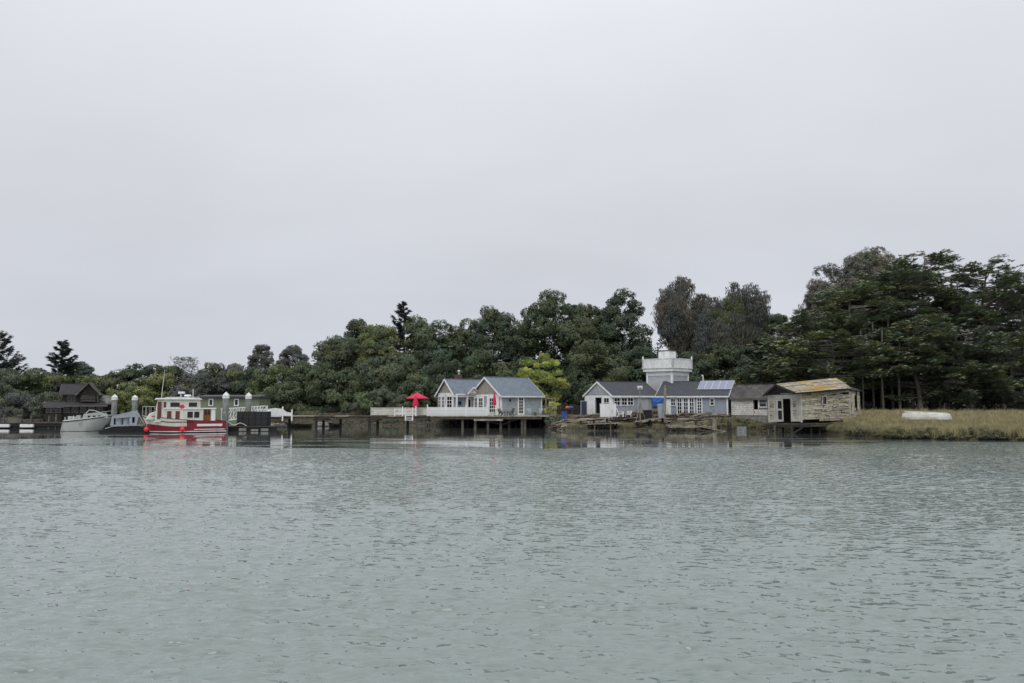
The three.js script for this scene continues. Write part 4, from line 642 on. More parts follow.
  for (let i = 0; i < 8; i++) { const pt = (u, v) => L(L(c0, g0, u), L(L(c1, c0, 0.05), g1, u), v); if (i === 5) { part('plank', quadPatch(pt(i / 8, 0), pt((i + 0.95) / 8, 0), pt((i + 0.95) / 8, 0.3), pt(i / 8, 0.3), 0.03), mat.shackB, lt); continue; } if (i === 4) { part('plank', quadPatch(pt(i / 8, 0), pt((i + 0.95) / 8, 0), pt((i + 0.95) / 8, 0.42), pt(i / 8, 0.42), 0.03), mat.shack, lt); part('plank', quadPatch(pt(i / 8, 0.86), pt((i + 0.95) / 8, 0.86), pt((i + 0.95) / 8, 1), pt(i / 8, 1), 0.03), mat.shackB, lt); continue; } part('plank', quadPatch(pt(i / 8, 0), pt((i + 0.95) / 8, 0), pt((i + 0.95) / 8, 1), pt(i / 8, 1), 0.03).translate(0, 0, R() * 0.03), skin[i % 3], lt); }
  part('roof', quadPatch(L(c1, c0, 0.03).add(V(0, 0.06, 0.2)), g1.clone().add(V(0.25, 0.08, 0.2)), g1.clone().add(V(-0.6, 0.9, -2.6)), aq.clone().add(V(0.1, -0.4, -0.4)), 0.08), mat.darkWood, lt);
  // platform and piles
  const pf = loc(801, 424, 79.5); part('platform', quadPatch(b0.clone().add(V(-0.4, -0.12, 0.5)), a0.clone().add(V(0.6, -0.14, 1.0)), c0.clone().add(V(0.4, -0.3, 0.5)), d0.clone().add(V(0, -0.3, 0)), 0.12), mat.woodDark, t);
  part('edge_beam', bar(b0.clone().add(V(-0.4, -0.34, 0.5)).toArray(), a0.clone().add(V(0.6, -0.42, 0.95)).toArray(), 0.16, 0.3), mat.pileWet, t); part('edge_beam', bar(a0.clone().add(V(0.6, -0.42, 0.95)).toArray(), c0.clone().add(V(0.2, -0.5, 0.4)).toArray(), 0.14, 0.22), mat.woodDark, t);
  for (const [px, d, pale] of [[769, 84, 1], [775, 83, 1], [791.8, 80.4, 0], [811, 80.6, 0], [813.5, 82.5, 0], [819.5, 81.2, 0], [831, 82, 0], [838, 83, 1], [823, 84, 0], [783, 84.6, 0], [845, 84.5, 1]]) { const q = loc(px, 430, d); part('pile', tube([q.x, -1.2, q.z], [q.x, b0.y - 0.2, q.z], px === 791.8 ? 0.2 : 0.13, px === 791.8 ? 0.2 : 0.12, 8), pale ? mat.pile : mat.pileWet, t); }
  const k0 = loc(792, 430, 80.3); part('brace', bar([k0.x, 0.0, k0.z], [k0.x + 1.4, 0.85, k0.z + 0.1], 0.1, 0.16), mat.pileWet, t);
}
// ---------------------------------------------------------------- dark brown house at the left
{
  const d = 113, p = at(61, 415, d), g0 = landHeight(p.x, -d), t = thing('brown_house', 'dark brown two storey house with steep gables behind the cabin cruiser', 'house', [p.x, g0, -d], 0.44), y = (py) => Y(py, d) - g0, x = (px, z = 0) => (px - 61) * d / F * 0.905;
  part('foundation', bx(x(61), x(104), -1.0, 0.3, -7, -0.05), mat.darkWood, t);
  part('lower_wall', [bx(x(62), x(103), 0, y(404.5), -6, 0), ...clap('z', x(62), x(103), 0.1, y(405), 0, 0.25)], mat.darkWood, t);
  part('lower_roof', [quadPatch(V(x(60), y(405.8), 0.6), V(x(106), y(405.8), 0.6), V(x(100, -2.6), y(400.3), -2.6), V(x(60, -2.6), y(400.3), -2.6), 0.1), quadPatch(V(x(106), y(405.8), -6.4), V(x(60), y(405.8), -6.4), V(x(60), y(400.3), -2.6), V(x(100), y(400.3), -2.6), 0.1)], mat.darkRoof, t);
  part('eave_board', bx(x(60), x(106), y(406.7), y(405.7), 0.6, 0.66), mat.darkTrim, t);
  const up = sub('upper_storey', t); gabled(up, { x0: x(60.5, -2), x1: x(84, -2), z0: -5.6, z1: -1.6, y0: y(402), h: y(393) - y(402), rise: y(384.2) - y(393), wall: mat.darkWood, roof: mat.darkRoof, trim: mat.darkTrim, oh: 0.3, ox: 0.45 });
  const cg = sub('cross_gable', t, [x(85.8, -1), y(402), -1.0]); // gable facing the water
  part('wall', slab([[x(77.5) - x(85.5), 0], [x(94.5) - x(85.5), 0], [x(94.5) - x(85.5), y(394) - y(402)], [0, y(383.2) - y(402)], [x(77.5) - x(85.5), y(394) - y(402)]], -4.5, 0.1), mat.darkWood, cg);
  for (const s of [-1, 1]) { const ex = s * 1.72, ey = y(395.3) - y(402), ry = y(382.2) - y(402); part('roof', slab(s > 0 ? [[0, ry], [ex, ey], [ex, ey + 0.12], [0, ry + 0.14]] : [[ex, ey], [0, ry], [0, ry + 0.14], [ex, ey + 0.12]], -4.6, 0.5), mat.darkRoof, cg); part('barge_board', bar([0, ry - 0.03, 0.52], [ex, ey, 0.52], 0.05, 0.2), mat.darkTrim, cg); }
  windowUnit('window', t, [x(85.8, -1), y(400.5), -0.88], FRONT, 1.6, 0.65, 3, 1, mat.darkTrim); part('balcony_rail', [bx(x(78.5), x(94), y(398.2), y(397.7), -0.5, -0.42), bx(x(78.5), x(94), y(401.5), y(401), -0.5, -0.42)], mat.darkTrim, t);
  windowUnit('window', t, [x(69, -1.6), y(401), -1.58], FRONT, 0.9, 0.9, 2, 1, mat.darkTrim);
  for (let i = 0; i < 5; i++) windowUnit('window', t, [x(66 + i * 8), y(412.5), 0.05], FRONT, 0.75, 0.8, 2, 1, mat.darkTrim, { frame: 0.06 });
  const an = sub('annex', t); gabled(an, { x0: x(46.5), x1: x(62), z0: -3.2, z1: 0.4, y0: -0.1, h: y(406), rise: y(401.8) - y(406), wall: mat.darkWood, roof: mat.darkRoof, trim: mat.darkTrim, oh: 0.25, ox: 0.25 }); part('foundation', bx(x(46.5), x(61.9), -1.0, -0.1, -3.1, 0.3), mat.darkWood, an);
  for (let i = 0; i < 3; i++) windowUnit('window', t, [x(49.5 + i * 4.6), y(412), 0.42], FRONT, 0.5, 0.75, 1, 2, mat.darkTrim, { frame: 0.06 });
  part('flue', [tube([x(73.5), y(386), -3.6], [x(73.5), y(378.5), -3.6], 0.07), new THREE.ConeGeometry(0.2, 0.2, 8).translate(x(73.5), y(378), -3.6)], mat.darkTrim, t); part('corner_post', bx(x(94.6), x(95.8), y(402), y(393.5), -1.0, -0.8), mat.darkTrim, t);
}
{ // pale roofed shed behind the brown house
  const d = 117, p = at(98, 410, d), g0 = landHeight(p.x, -d), y = (py) => Y(py, d) - g0, t = thing('grey_shed', 'small shed with pale grey roof right of the dark brown house', 'shed', [p.x, g0, -d]); gabled(t, { x0: 0, x1: 1.9, z0: -3.6, z1: 0, y0: -0.3, h: y(403) + 0.3, rise: y(396) - y(403), wall: mat.darkWood, roof: mat.concrete, trim: mat.darkTrim });
}
{ // green house
  const d = 106, x0 = X(200, d), L = X(259, d) - x0, g0 = landHeight(x0, -110), t = thing('green_house', 'long low green house with white framed windows behind the pilings', 'house', [x0, 1.1, -d]), y = (py) => Y(py, d) - 1.1;
  part('wall', [bx(0, L, -1.6, y(397.6), -5, 0), ...clap('z', 0, L, 0, y(398), 0, 0.2)], mat.green, t); part('roof', [bx(-0.3, L + 0.3, y(397.5), y(396.4), -5.4, 0.5), quadPatch(V(-0.3, y(396.3), 0.5), V(L + 0.3, y(396.3), 0.5), V(L + 0.3, y(394.8), -2.5), V(-0.3, y(394.8), -2.5), 0.06)], mat.slate, t);
  for (const px of [211.2, 236.6]) windowUnit('window', t, [X(px, d) - x0, y(405), 0.03], FRONT, px === 211.2 || px === 236.6 ? 0.42 : 0.4, 0.75, 1, 1, mat.white, { frame: 0.13 });
  for (let i = 0; i < 6; i++) part('pile', tube([L * i / 5, -2.2, -0.3], [L * i / 5, -1.55, -0.3], 0.15, 0.15, 8), mat.pileWet, t);
}

// ---------------------------------------------------------------- boats
// hull skin between two heights: half(t, s) half beam, t bow 0 .. stern 1; low(t), high(t) heights; lx(t, y) length position
function hullBand(o, low, high, t0 = 0, t1 = 1, push = 0, n = 28, m = 5) {
  const P = [], pt = (i, j, side) => { const t = lerp(t0, t1, i / n), y = lerp(low(t), high(t), j / m), hb = o.half(t, clamp((y - o.keel) / (o.sheer(t) - o.keel), 0, 1)) + push; return [o.lx(t, y), y, side * hb]; };
  const q = (a, b, c, d) => P.push(...a, ...b, ...c, ...a, ...c, ...d);
  for (const side of [1, -1]) for (let i = 0; i < n; i++) for (let j = 0; j < m; j++) { const a = pt(i, j, side), b = pt(i + 1, j, side), c = pt(i + 1, j + 1, side), d = pt(i, j + 1, side); side > 0 ? q(a, b, c, d) : q(b, a, d, c); }
  if (t1 === 1) for (let j = 0; j < m; j++) q(pt(n, j, 1), pt(n, j, -1), pt(n, j + 1, -1), pt(n, j + 1, 1));
  const g = new THREE.BufferGeometry(); g.setAttribute('position', new THREE.Float32BufferAttribute(P, 3)); g.computeVertexNormals(); return g;
}
function deckSheet(o, y, t0 = 0, t1 = 1, n = 24, inset = 0.02) { const P = []; for (let i = 0; i < n; i++) { const a = lerp(t0, t1, i / n), b = lerp(t0, t1, (i + 1) / n), h = (t) => Math.max(0, o.half(t, 1) - inset), p = [o.lx(a, y(a)), y(a), h(a)], q = [o.lx(b, y(b)), y(b), h(b)], r = [q[0], q[1], -q[2]], s = [p[0], p[1], -p[2]]; P.push(...p, ...q, ...r, ...p, ...r, ...s); } const g = new THREE.BufferGeometry(); g.setAttribute('position', new THREE.Float32BufferAttribute(P, 3)); g.computeVertexNormals(); return g; }
const glassPlate = (x0, x1, y0, y1, z) => bx(x0, x1, y0, y1, z, z + 0.03);
function boatWindow(name, parent, x0, x1, y0, y1, z, frame, pane = mat.glass) { const g = sub(name, parent), s = Math.sign(z), f = 0.05; part('frame', [bx(x0 - f, x1 + f, y0 - f, y0, z, z + s * 0.03), bx(x0 - f, x1 + f, y1, y1 + f, z, z + s * 0.03), bx(x0 - f, x0, y0, y1, z, z + s * 0.03), bx(x1, x1 + f, y0, y1, z, z + s * 0.03)], frame, g); part('pane', bx(x0, x1, y0, y1, z, z + s * 0.018), pane, g); }
// moor a boat broadside on to the line of sight: turned by a about its middle, whose near side lies at distance d
function moor(t, px, d, L, beam, a) { const c = V(X(px, d), 0, -d), n = V(Math.sin(a), 0, Math.cos(a)), u = V(Math.cos(a), 0, -Math.sin(a)); t.rotation.y = a; t.position.copy(c).addScaledVector(n, -beam).addScaledVector(u, -L / 2); t.updateMatrixWorld(true); return t; }
function soft(pts, z0, z1, b = 0.12) { const s = new THREE.Shape(pts.map((p) => new THREE.Vector2(...p))); return new THREE.ExtrudeGeometry(s, { depth: z1 - z0 - 2 * b, bevelEnabled: true, bevelThickness: b, bevelSize: b, bevelOffset: -b, bevelSegments: 3 }).translate(0, 0, z0 + b); } // outline with rounded edges
{ // red tug-style cruiser, bow to the left
  const d = 82.6, A = 0.36, k = d / F * Math.cos(A) * 1.0, x0 = X(142.5, d), t = thing('red_tug', 'red and white tug style cruiser moored at the floats, bow to the left', 'boat', [x0, 0, -d - 1.45]), x = (px) => (px - 142.5) * k, y = (py) => Y(py, d), L = x(226.5);
  moor(t, 184.5, d, L, 1.45, A);
  const o = { keel: -0.5, sheer: (u) => y(421.2) + (y(414.6) - y(421.2)) * Math.pow(1 - u, 2.0), half: (u, s) => 1.65 * Math.pow(Math.sin(Math.PI / 2 * clamp(u / 0.42, 0, 1)), 0.8) * lerp(lerp(0.35, 0.9, clamp(u * 2.2, 0, 1)), 1, s) * (1 - 0.08 * smooth(u, 0.7, 1)), lx: (u, yy) => u * L + 0.95 * clamp((o.sheer(u) - yy) / 2, 0, 1) * Math.pow(1 - u, 3) };
  const wl = () => 0.10, boot = () => 0.2, rub = (u) => y(422) + (y(416.2) - y(422)) * Math.pow(clamp(1 - u / 0.34, 0, 1), 1.7), wtop = (u) => lerp(1.0, 0.72, smooth(u, 0, 0.4));
  part('bottom', hullBand(o, () => -0.5, wl), mat.black, t); part('boot_stripe', hullBand(o, wl, boot, 0, 1, 0.004), mat.white, t);
  part('hull_side', [hullBand(o, boot, wtop, 0, 0.535), hullBand(o, boot, o.sheer, 0.535, 1)], mat.red, t);
  part('bow_strake', hullBand(o, wtop, rub, 0, 0.535, 0.003), mat.cream, t); part('bulwark', hullBand(o, rub, o.sheer, 0, 0.535, 0.003), mat.cream, t);
  part('rub_rail', hullBand(o, (u) => rub(u) - 0.05, (u) => rub(u) + 0.04, 0.0, 0.62, 0.05), mat.black, t);
  part('cap_rail', hullBand(o, (u) => o.sheer(u) - 0.04, (u) => o.sheer(u) + 0.03, 0, 1, 0.04), mat.maroon, t);
  part('quarter_strip', hullBand(o, () => 0.33, () => 0.42, 0.62, 0.985, 0.05), mat.white, t);
  part('name_board', hullBand(o, () => y(426.4), () => y(424), 0.655, 0.955, 0.02), mat.white, t);
  part('deck', deckSheet(o, (u) => o.sheer(u) - 0.12), mat.cream, t);
  const dk = y(422), z1 = 1.25;
  // deckhouse and raised wheelhouse with raked front
  part('deckhouse', soft([[x(156.2), dk - 0.05], [x(215.2), dk - 0.05], [x(215.2), y(408.6)], [x(157), y(408.6)]], -z1, z1), mat.cream, t);
  part('wheelhouse', soft([[x(156.6), y(408.5) - 0.1], [x(200), y(408.5) - 0.1], [x(199.2), y(399.6)], [x(158.4), y(399.6)]], -z1 + 0.06, z1 - 0.06), mat.cream, t);
  part('trunk_cabin', soft([[x(147), y(419.6)], [x(158), y(420.6)], [x(158), y(410.6)], [x(150.5), y(413.6)]], -0.9, 0.9), mat.cream, t);
  part('house_eyebrow', bx(x(164.5), x(215.8), y(409.1), y(408.2), -z1 - 0.08, z1 + 0.08), mat.white, t);
  part('roof', soft([[x(155.6), y(399.7)], [x(200.8), y(399.7)], [x(200), y(398.4)], [x(188), y(397.8)], [x(170), y(397.7)], [x(156.6), y(398.2)]], -z1 - 0.18, z1 + 0.18, 0.07), mat.white, t);
  part('mast', [tube([x(192), y(398), 0], [x(192), y(388.5), 0], 0.04), tube([x(192), y(391), -0.5], [x(192), y(391), 0.5], 0.025)], mat.white, t); for (const s of [1, -1]) part('roof_rail', [tube([x(166), y(397.2), s * 1.2], [x(198), y(397.2), s * 1.2], 0.025), ...[166, 177, 188, 198].map((q) => tube([x(q), y(398.6), s * 1.2], [x(q), y(397.2), s * 1.2], 0.02))], mat.steel, t);
  for (const s of [1, -1]) part('grab_rail', [tube([x(183), y(409.9), s * (z1 + 0.06)], [x(202), y(409.9), s * (z1 + 0.06)], 0.022)], mat.steel, t);
  for (const s of [1, -1]) {
    boatWindow('tall_window', t, x(158.6), x(162.6), y(419), y(401.6), s * (z1 + 0.002), mat.cream, mat.maroon);
    boatWindow('window', t, x(168), x(172.3), y(419), y(411), s * (z1 + 0.002), mat.cream, mat.maroon); boatWindow('window', t, x(176), x(180.4), y(419.2), y(411), s * (z1 + 0.002), mat.white, mat.maroon); boatWindow('window', t, x(187.6), x(193.2), y(418), y(411.6), s * (z1 + 0.002), mat.white); boatWindow('window', t, x(194.4), x(199.6), y(418), y(411.6), s * (z1 + 0.002), mat.white);
    boatWindow('window', t, x(170.8), x(180), y(407), y(402.4), s * (z1 - 0.058), mat.white); boatWindow('window', t, x(188.6), x(197), y(407), y(402.4), s * (z1 - 0.058), mat.white); boatWindow('window', t, x(164.2), x(167), y(407.6), y(401.8), s * (z1 - 0.058), mat.white, mat.maroon);
    const dr = sub('cabin_door', t); part('leaf', bx(x(203.4), x(210.8), dk, y(409), s * (z1 + 0.002), s * (z1 + 0.04)), mat.teak, dr); for (const q of [204.3, 207.5]) part('pane', bx(x(q), x(q + 2.4), y(415), y(410), s * (z1 + 0.041), s * (z1 + 0.05)), mat.glass, dr);
    for (const q of [153, 157]) part('porthole', new THREE.CylinderGeometry(0.11, 0.11, 0.04, 12).rotateX(Math.PI / 2).translate(x(q) - 0.1, y(415.8), s * (q === 153 ? 0.86 : 0.86)), mat.glass, t);
  }
  const lr = part('life_ring', new THREE.TorusGeometry(0.17, 0.085, 8, 16).translate(x(182.2), y(406.6), z1 + 0.04), mat.ball, t);
  part('radar', [tube([x(180), y(398.4), 0], [x(180), y(393.4), 0], 0.06), new THREE.CylinderGeometry(0.36, 0.36, 0.24, 14).translate(x(180.5), y(392.5), 0)], mat.white, t); part('satellite_dome', [tube([x(187), y(398.4), 0.3], [x(187), y(396), 0.3], 0.12), new THREE.CylinderGeometry(0.32, 0.4, 0.2, 14).translate(x(187), y(395.4), 0.3)], mat.white, t);
  part('antenna', tube([x(161.3), y(398.4), 0.5], [x(163.6), y(369.5), 0.5], 0.035, 0.018, 6), mat.white, t);
  // bow rail
  const rail = [], prs = [0.01, 0.05, 0.1, 0.155]; for (const s of [1, -1]) { const pts = prs.map((u) => [o.lx(u, o.sheer(u)), y(406.6) + 0.0, s * Math.max(0.05, o.half(u, 1) - 0.06)]); rail.push(pipe(pts, 0.025)); for (const u of prs) rail.push(tube([o.lx(u, o.sheer(u)), o.sheer(u) - 0.03, s * Math.max(0.05, o.half(u, 1) - 0.06)], [o.lx(u, o.sheer(u)), y(406.6), s * Math.max(0.05, o.half(u, 1) - 0.06)], 0.02)); } part('bow_rail', rail, mat.steel, t);
  part('cockpit_bulkhead', bx(x(211.5), x(215.2), dk, y(410.8), z1 + 0.002, z1 + 0.03), mat.white, t);
  for (const [px, zz] of [[148.4, 0.55], [183.8, 1.9]]) { const c = V(x(px), y(429.2), zz + 0.08); const f = thing('round_fender', px < 160 ? 'red ball fender hanging at the bow of the red tug' : 'red ball fender hanging amidships on the red tug', 'fender', t.localToWorld(c.clone()), A, 'red ball fenders'); part('ball', [new THREE.SphereGeometry(0.27, 16, 12), new THREE.ConeGeometry(0.1, 0.2, 8).translate(0, 0.32, 0)], mat.ball, f); const u = (px - 142.5) / 84; part('lanyard', tube([0, 0.35, 0], [0, o.sheer(u) - c.y, Math.min(0, o.half(u, 1) - c.z)], 0.02), mat.rope, f); }
  { const e = t.localToWorld(V(L, y(421.6), 0.6)); one('mooring_line', pipe([[e.x, e.y, e.z], [e.x + 0.7, y(426), e.z - 0.5], [e.x + 1.3, y(424), e.z - 0.9], [e.x + 1.9, 0.66, e.z - 1.3]], 0.045), mat.rope, 'white mooring line sagging from the stern of the red tug', 'rope'); }
}
{ // grey cabin cruiser, bow to the right
  const d = 86.5, A = 0.45, k = d / F * Math.cos(A), x0 = X(62.3, d), x = (px) => (px - 62.3) * k, y = (py) => Y(py, d), L = x(114), t = thing('cabin_cruiser', 'pale grey cabin cruiser moored in front of the dark brown house', 'boat', [x0, 0, -d - 1.15]); moor(t, 90.5, d, L, 1.15, A);
  const o = { keel: -0.5, sheer: (u) => y(420.6) + (y(414.6) - y(420.6)) * Math.pow(1 - u, 1.2), half: (u, s) => 1.25 * Math.pow(Math.sin(Math.PI / 2 * clamp(u / 0.5, 0, 1)), 0.75) * lerp(lerp(0.2, 0.85, clamp(u * 1.8, 0, 1)), 1, s) * (1 - 0.1 * u), lx: (u, yy) => L - u * L - 1.9 * clamp((o.sheer(u) - yy) / 2.2, 0, 1) * Math.pow(1 - u, 2.2) + 0.18 * u * (yy - 1) };
  part('bottom', hullBand(o, () => -0.5, () => 0.05), mat.darkTrim, t); part('hull_side', hullBand(o, () => 0.05, o.sheer), mat.gelcoat, t); part('rub_rail', hullBand(o, (u) => o.sheer(u) - 0.16, (u) => o.sheer(u) - 0.06, 0, 1, 0.04), mat.black, t); part('cap_rail', hullBand(o, (u) => o.sheer(u) - 0.03, (u) => o.sheer(u) + 0.04, 0, 1, 0.02), mat.white, t); part('deck', deckSheet(o, (u) => o.sheer(u) - 0.08), mat.gelcoat, t);
  part('trunk_cabin', slab([[x(80), y(421)], [x(106), y(418)], [x(104), y(414.2)], [x(95), y(412.6)], [x(82), y(414)]], -0.85, 0.85), mat.gelcoat, t);
  part('windscreen', slab([[x(84), y(413.8)], [x(97), y(412.8)], [x(91), y(410.6)], [x(87), y(410.2)]], -0.8, 0.8), mat.glass, t); part('windscreen_frame', [bar([x(84), y(413.6), 0.82], [x(87), y(410), 0.82], 0.06, 0.06), bar([x(87), y(410), 0.82], [x(92), y(410.4), 0.82], 0.06, 0.06), bar([x(92), y(410.4), 0.82], [x(98), y(412.8), 0.82], 0.06, 0.06)], mat.white, t);
  for (const px of [86, 91, 96]) part('cabin_light', bx(x(px), x(px + 2.6), y(417.4), y(415.6), 0.852, 0.87), mat.glass, t);
  const rl = []; for (const s of [1, -1]) { const us = [0.0, 0.1, 0.22, 0.36, 0.5]; rl.push(pipe(us.map((u) => [o.lx(u, o.sheer(u)), o.sheer(u) + 0.5, s * Math.max(0.06, o.half(u, 1) - 0.08)]), 0.022)); for (const u of us) rl.push(tube([o.lx(u, o.sheer(u)), o.sheer(u) - 0.03, s * Math.max(0.06, o.half(u, 1) - 0.08)], [o.lx(u, o.sheer(u)), o.sheer(u) + 0.5, s * Math.max(0.06, o.half(u, 1) - 0.08)], 0.018)); } part('pulpit_rail', rl, mat.steel, t);
  for (const [px, w, h] of [[67, 0.35, 0.4], [70.5, 0.5, 0.35], [75, 0.4, 0.5]]) part('cockpit_seat', bx(x(px), x(px) + w, y(421.5), y(421.5) + h + 0.2, -0.6, 0.7), mat.gelcoat, t); part('stern_post', [tube([x(72.5), y(421.5), 0.9], [x(72.5), y(415.6), 0.9], 0.04), tube([x(64.5), y(421), 0.8], [x(64.5), y(417), 0.8], 0.03)], mat.white, t);
}
{ // aluminium landing boat between the left pilings
  const d = 84, A = 0.44, x0 = X(101, d), x = (px) => (px - 101) * d / F * Math.cos(A), y = (py) => Y(py, d), t = thing('landing_boat', 'dark hulled work boat with silver slab sided cabin between two pilings', 'boat', [x0, 0, -d - 1.2]); moor(t, 123, d, x(147), 1.25, A);
  part('hull', slab([[x(101.5), 0.12], [x(104), -0.35], [x(146), -0.35], [x(147), 0.42], [x(139), y(425.8)], [x(116), y(426.2)], [x(109), y(428.5)]], -1.25, 1.25), mat.black, t); part('gunwale', [bar([x(108), y(428.3), 1.28], [x(116), y(425.9), 1.28], 0.08, 0.1), bar([x(116), y(425.9), 1.28], [x(145), y(425.3), 1.28], 0.08, 0.1)], mat.aluminium, t);
  const W = (pts, z0, z1, n = 'cabin_side') => part(n, slab(pts.map(([a, b]) => [x(a), y(b)]), z0, z1), mat.aluminium, t);
  for (const s of [1, -1]) {
    const a = s > 0 ? 1.15 : -1.2, b = a + 0.05;
    W([[112.5, 425.6], [115.8, 425.6], [115.8, 416], [114, 415.6]], a, b); W([[115.85, 418.3], [131, 417.5], [131, 412.7], [115.85, 416.2]], a, b, 'cabin_top_panel'); W([[131.05, 425.4], [133.8, 425.4], [133.8, 411.6], [131.05, 412.6]], a, b); W([[133.85, 425.4], [136.2, 425.4], [136.2, 423], [133.85, 423]], a, b); W([[133.85, 417.2], [136.2, 417.2], [136.2, 410.9], [133.85, 411.5]], a, b); W([[136.25, 425.4], [138.2, 425.4], [140.5, 414.5], [138, 410.6], [136.25, 410.8]], a, b); W([[115.85, 425.4], [131, 425.2], [131, 424.6], [115.85, 424.9]], a, b);
  }
  part('cabin_floor', bx(x(113), x(138), y(425.6), y(425.2), -1.1, 1.1), mat.aluminium, t); part('cabin_back', bx(x(113.5), x(138), y(425), y(416), -1.12, -1.05), mat.black, t); part('roof_bar', bar([x(115), y(415.9), 0], [x(138), y(410.8), 0], 2.2, 0.06), mat.aluminium, t);
  for (const px of [120.7, 127.6]) part('drum', new THREE.CylinderGeometry(0.34, 0.34, 0.78, 14).translate(x(px), y(421.6), 0.6), mat.greyPlastic, t);
  part('bow_frame', [bar([x(140), y(415), 1.1], [x(146), y(425), 1.1], 0.06, 0.08), bar([x(141), y(425), 1.1], [x(143.2), y(419), 1.1], 0.05, 0.06), bar([x(140), y(415), -1.1], [x(146), y(425), -1.1], 0.06, 0.08)], mat.aluminium, t);
}
function piling(label, px, top, capY, d, r, o = {}) { const x = X(px, d), t = thing('piling', label, 'piling', [x, 0, -d], 0, 'white capped mooring pilings'); part('shaft', tube([0, -1.5, 0], [0, Y(capY, d), 0], r, r, 14), mat.concrete, t); part('cap', [new THREE.CylinderGeometry(r * 1.12, r * 1.12, Y(capY - 3.2, d) - Y(capY, d), 14).translate(0, (Y(capY, d) + Y(capY - 3.2, d)) / 2, 0), new THREE.ConeGeometry(r * 1.12, Y(top, d) - Y(capY - 3.2, d), 14).translate(0, (Y(top, d) + Y(capY - 3.2, d)) / 2, 0)], mat.white, t); }
piling('white capped piling at the stern of the silver work boat', 114.6, 394, 400, 88.5, 0.31); piling('white capped piling between the silver work boat and the red tug', 134.9, 394.8, 400.3, 88.5, 0.31);
piling('white capped piling at the stern of the red tug', 226, 391.5, 398.4, 86, 0.35); piling('white capped piling behind the black boxed float', 248.6, 392.2, 398.8, 88, 0.34);

// ---------------------------------------------------------------- floats, gangways and left docks
{ // left dock with white floats
  const d = 96, t = thing('floating_dock', 'dark floating dock with white float blocks at the left edge', 'dock', [0, 0, -d]), xa = X(-40, d), xb = X(66, d), R = rng(61);
  let x = xa; while (x < xb) { const w = 2.2 + R(); part('plank', bx(x, Math.min(xb, x + w) - 0.03, 0.62 + R() * 0.04, 0.74 + R() * 0.04, -1.2, 0.6), mat.woodDark, t); x += w; }
  part('skirt', bx(xa, xb, 0.3, 0.6, -1.1, 0.45), mat.pileWet, t); part('float_core', bx(xa, xb, -0.3, 0.3, -1.0, 0.3), mat.black, t);
  for (const [a, b] of [[-24, -10], [1, 14], [25, 38]]) part('float_block', bx(X(a, d), X(b, d), 0.16, 0.56, 0.46, 0.75), mat.white, t);
  for (const px of [-20, 6, 33, 51, 58]) part('post', tube([X(px, d), -1.3, 0.2], [X(px, d), 1.4 + R() * 0.5, 0.2], 0.12, 0.12, 8), mat.darkTrim, t);
}
{ const d = 97, R = rng(62), kinds = [[4, 'stack of grey crab pots on the left dock'], [17, 'upturned grey dinghy on the left dock'], [24, 'dark winch stand on the left dock'], [36, 'pile of pale lumber on the left dock']];
  for (const [px, label] of kinds) {
    const x = X(px, d), y0 = 0.74; const t = thing(label.includes('pots') ? 'crab_pot_stack' : label.includes('dinghy') ? 'dinghy' : label.includes('winch') ? 'winch_stand' : 'lumber_pile', label, label.includes('pots') ? 'crab pots' : label.includes('dinghy') ? 'dinghy' : label.includes('winch') ? 'winch' : 'lumber', [x, y0, -96.5]);
    if (label.includes('pots')) for (let i = 0; i < 5; i++) part('pot', new THREE.CylinderGeometry(0.4, 0.42, 0.3, 10).translate((i % 2) * 0.9 - 0.4, 0.16 + Math.floor(i / 2) * 0.32, (R() - 0.5) * 0.1), mat.darkTrim, t);
    else if (label.includes('dinghy')) { const o = { keel: 0, sheer: () => 0.7, half: (u, s) => 0.65 * Math.sin(Math.PI * clamp(0.08 + u * 0.8, 0, 1)) * lerp(1, 0.45, s), lx: (u) => u * 2.6 - 1.3 }; part('hull', [hullBand(o, () => 0.02, () => 0.62), deckSheet(o, () => 0.62)], mat.darkTrim, t); }
    else if (label.includes('winch')) { part('drum', new THREE.CylinderGeometry(0.28, 0.28, 0.7, 12).rotateZ(Math.PI / 2).translate(0, 0.75, 0), mat.woodDark, t); for (const s of [-1, 1]) part('leg', [bar([s * 0.42, 0, -0.35], [s * 0.42, 0.95, 0], 0.08, 0.08), bar([s * 0.42, 0, 0.35], [s * 0.42, 0.95, 0], 0.08, 0.08)], mat.black, t); part('mast', tube([0, 0.9, -0.2], [0, 2.1, -0.2], 0.05), mat.darkTrim, t); }
    else for (let i = 0; i < 8; i++) part('board', bx(-1.1 + R() * 0.2, 1.0 + R() * 0.3, 0.02 + Math.floor(i / 2) * 0.1, 0.11 + Math.floor(i / 2) * 0.1, -0.4 + (i % 2) * 0.42, -0.02 + (i % 2) * 0.42), mat.darkTrim, t);
  }
}
{ // tug float and black boxed float
  const d = 86, t = thing('tug_float', 'low dark float behind the red tug and under the black box', 'dock', [0, 0, -d]), R = rng(63), xa = X(141, d), xb = X(272, d); let x = xa;
  while (x < xb) { const w = 1.4 + R() * 0.8; part('plank', bx(x, Math.min(xb, x + w) - 0.02, 0.5, 0.6 + R() * 0.03, -2.2, -0.1), mat.woodDark, t); x += w; } part('skirt', bx(xa, xb, -0.35, 0.495, -2.1, -0.2), mat.black, t);
  for (const [a, b, h] of [[240, 247, 0.35], [252, 259, 0.22], [262, 269, 0.3]]) part('float_block', bx(X(a, d), X(b, d), 0.05, 0.05 + h, -0.19, 0.1), mat.concrete, t);
}
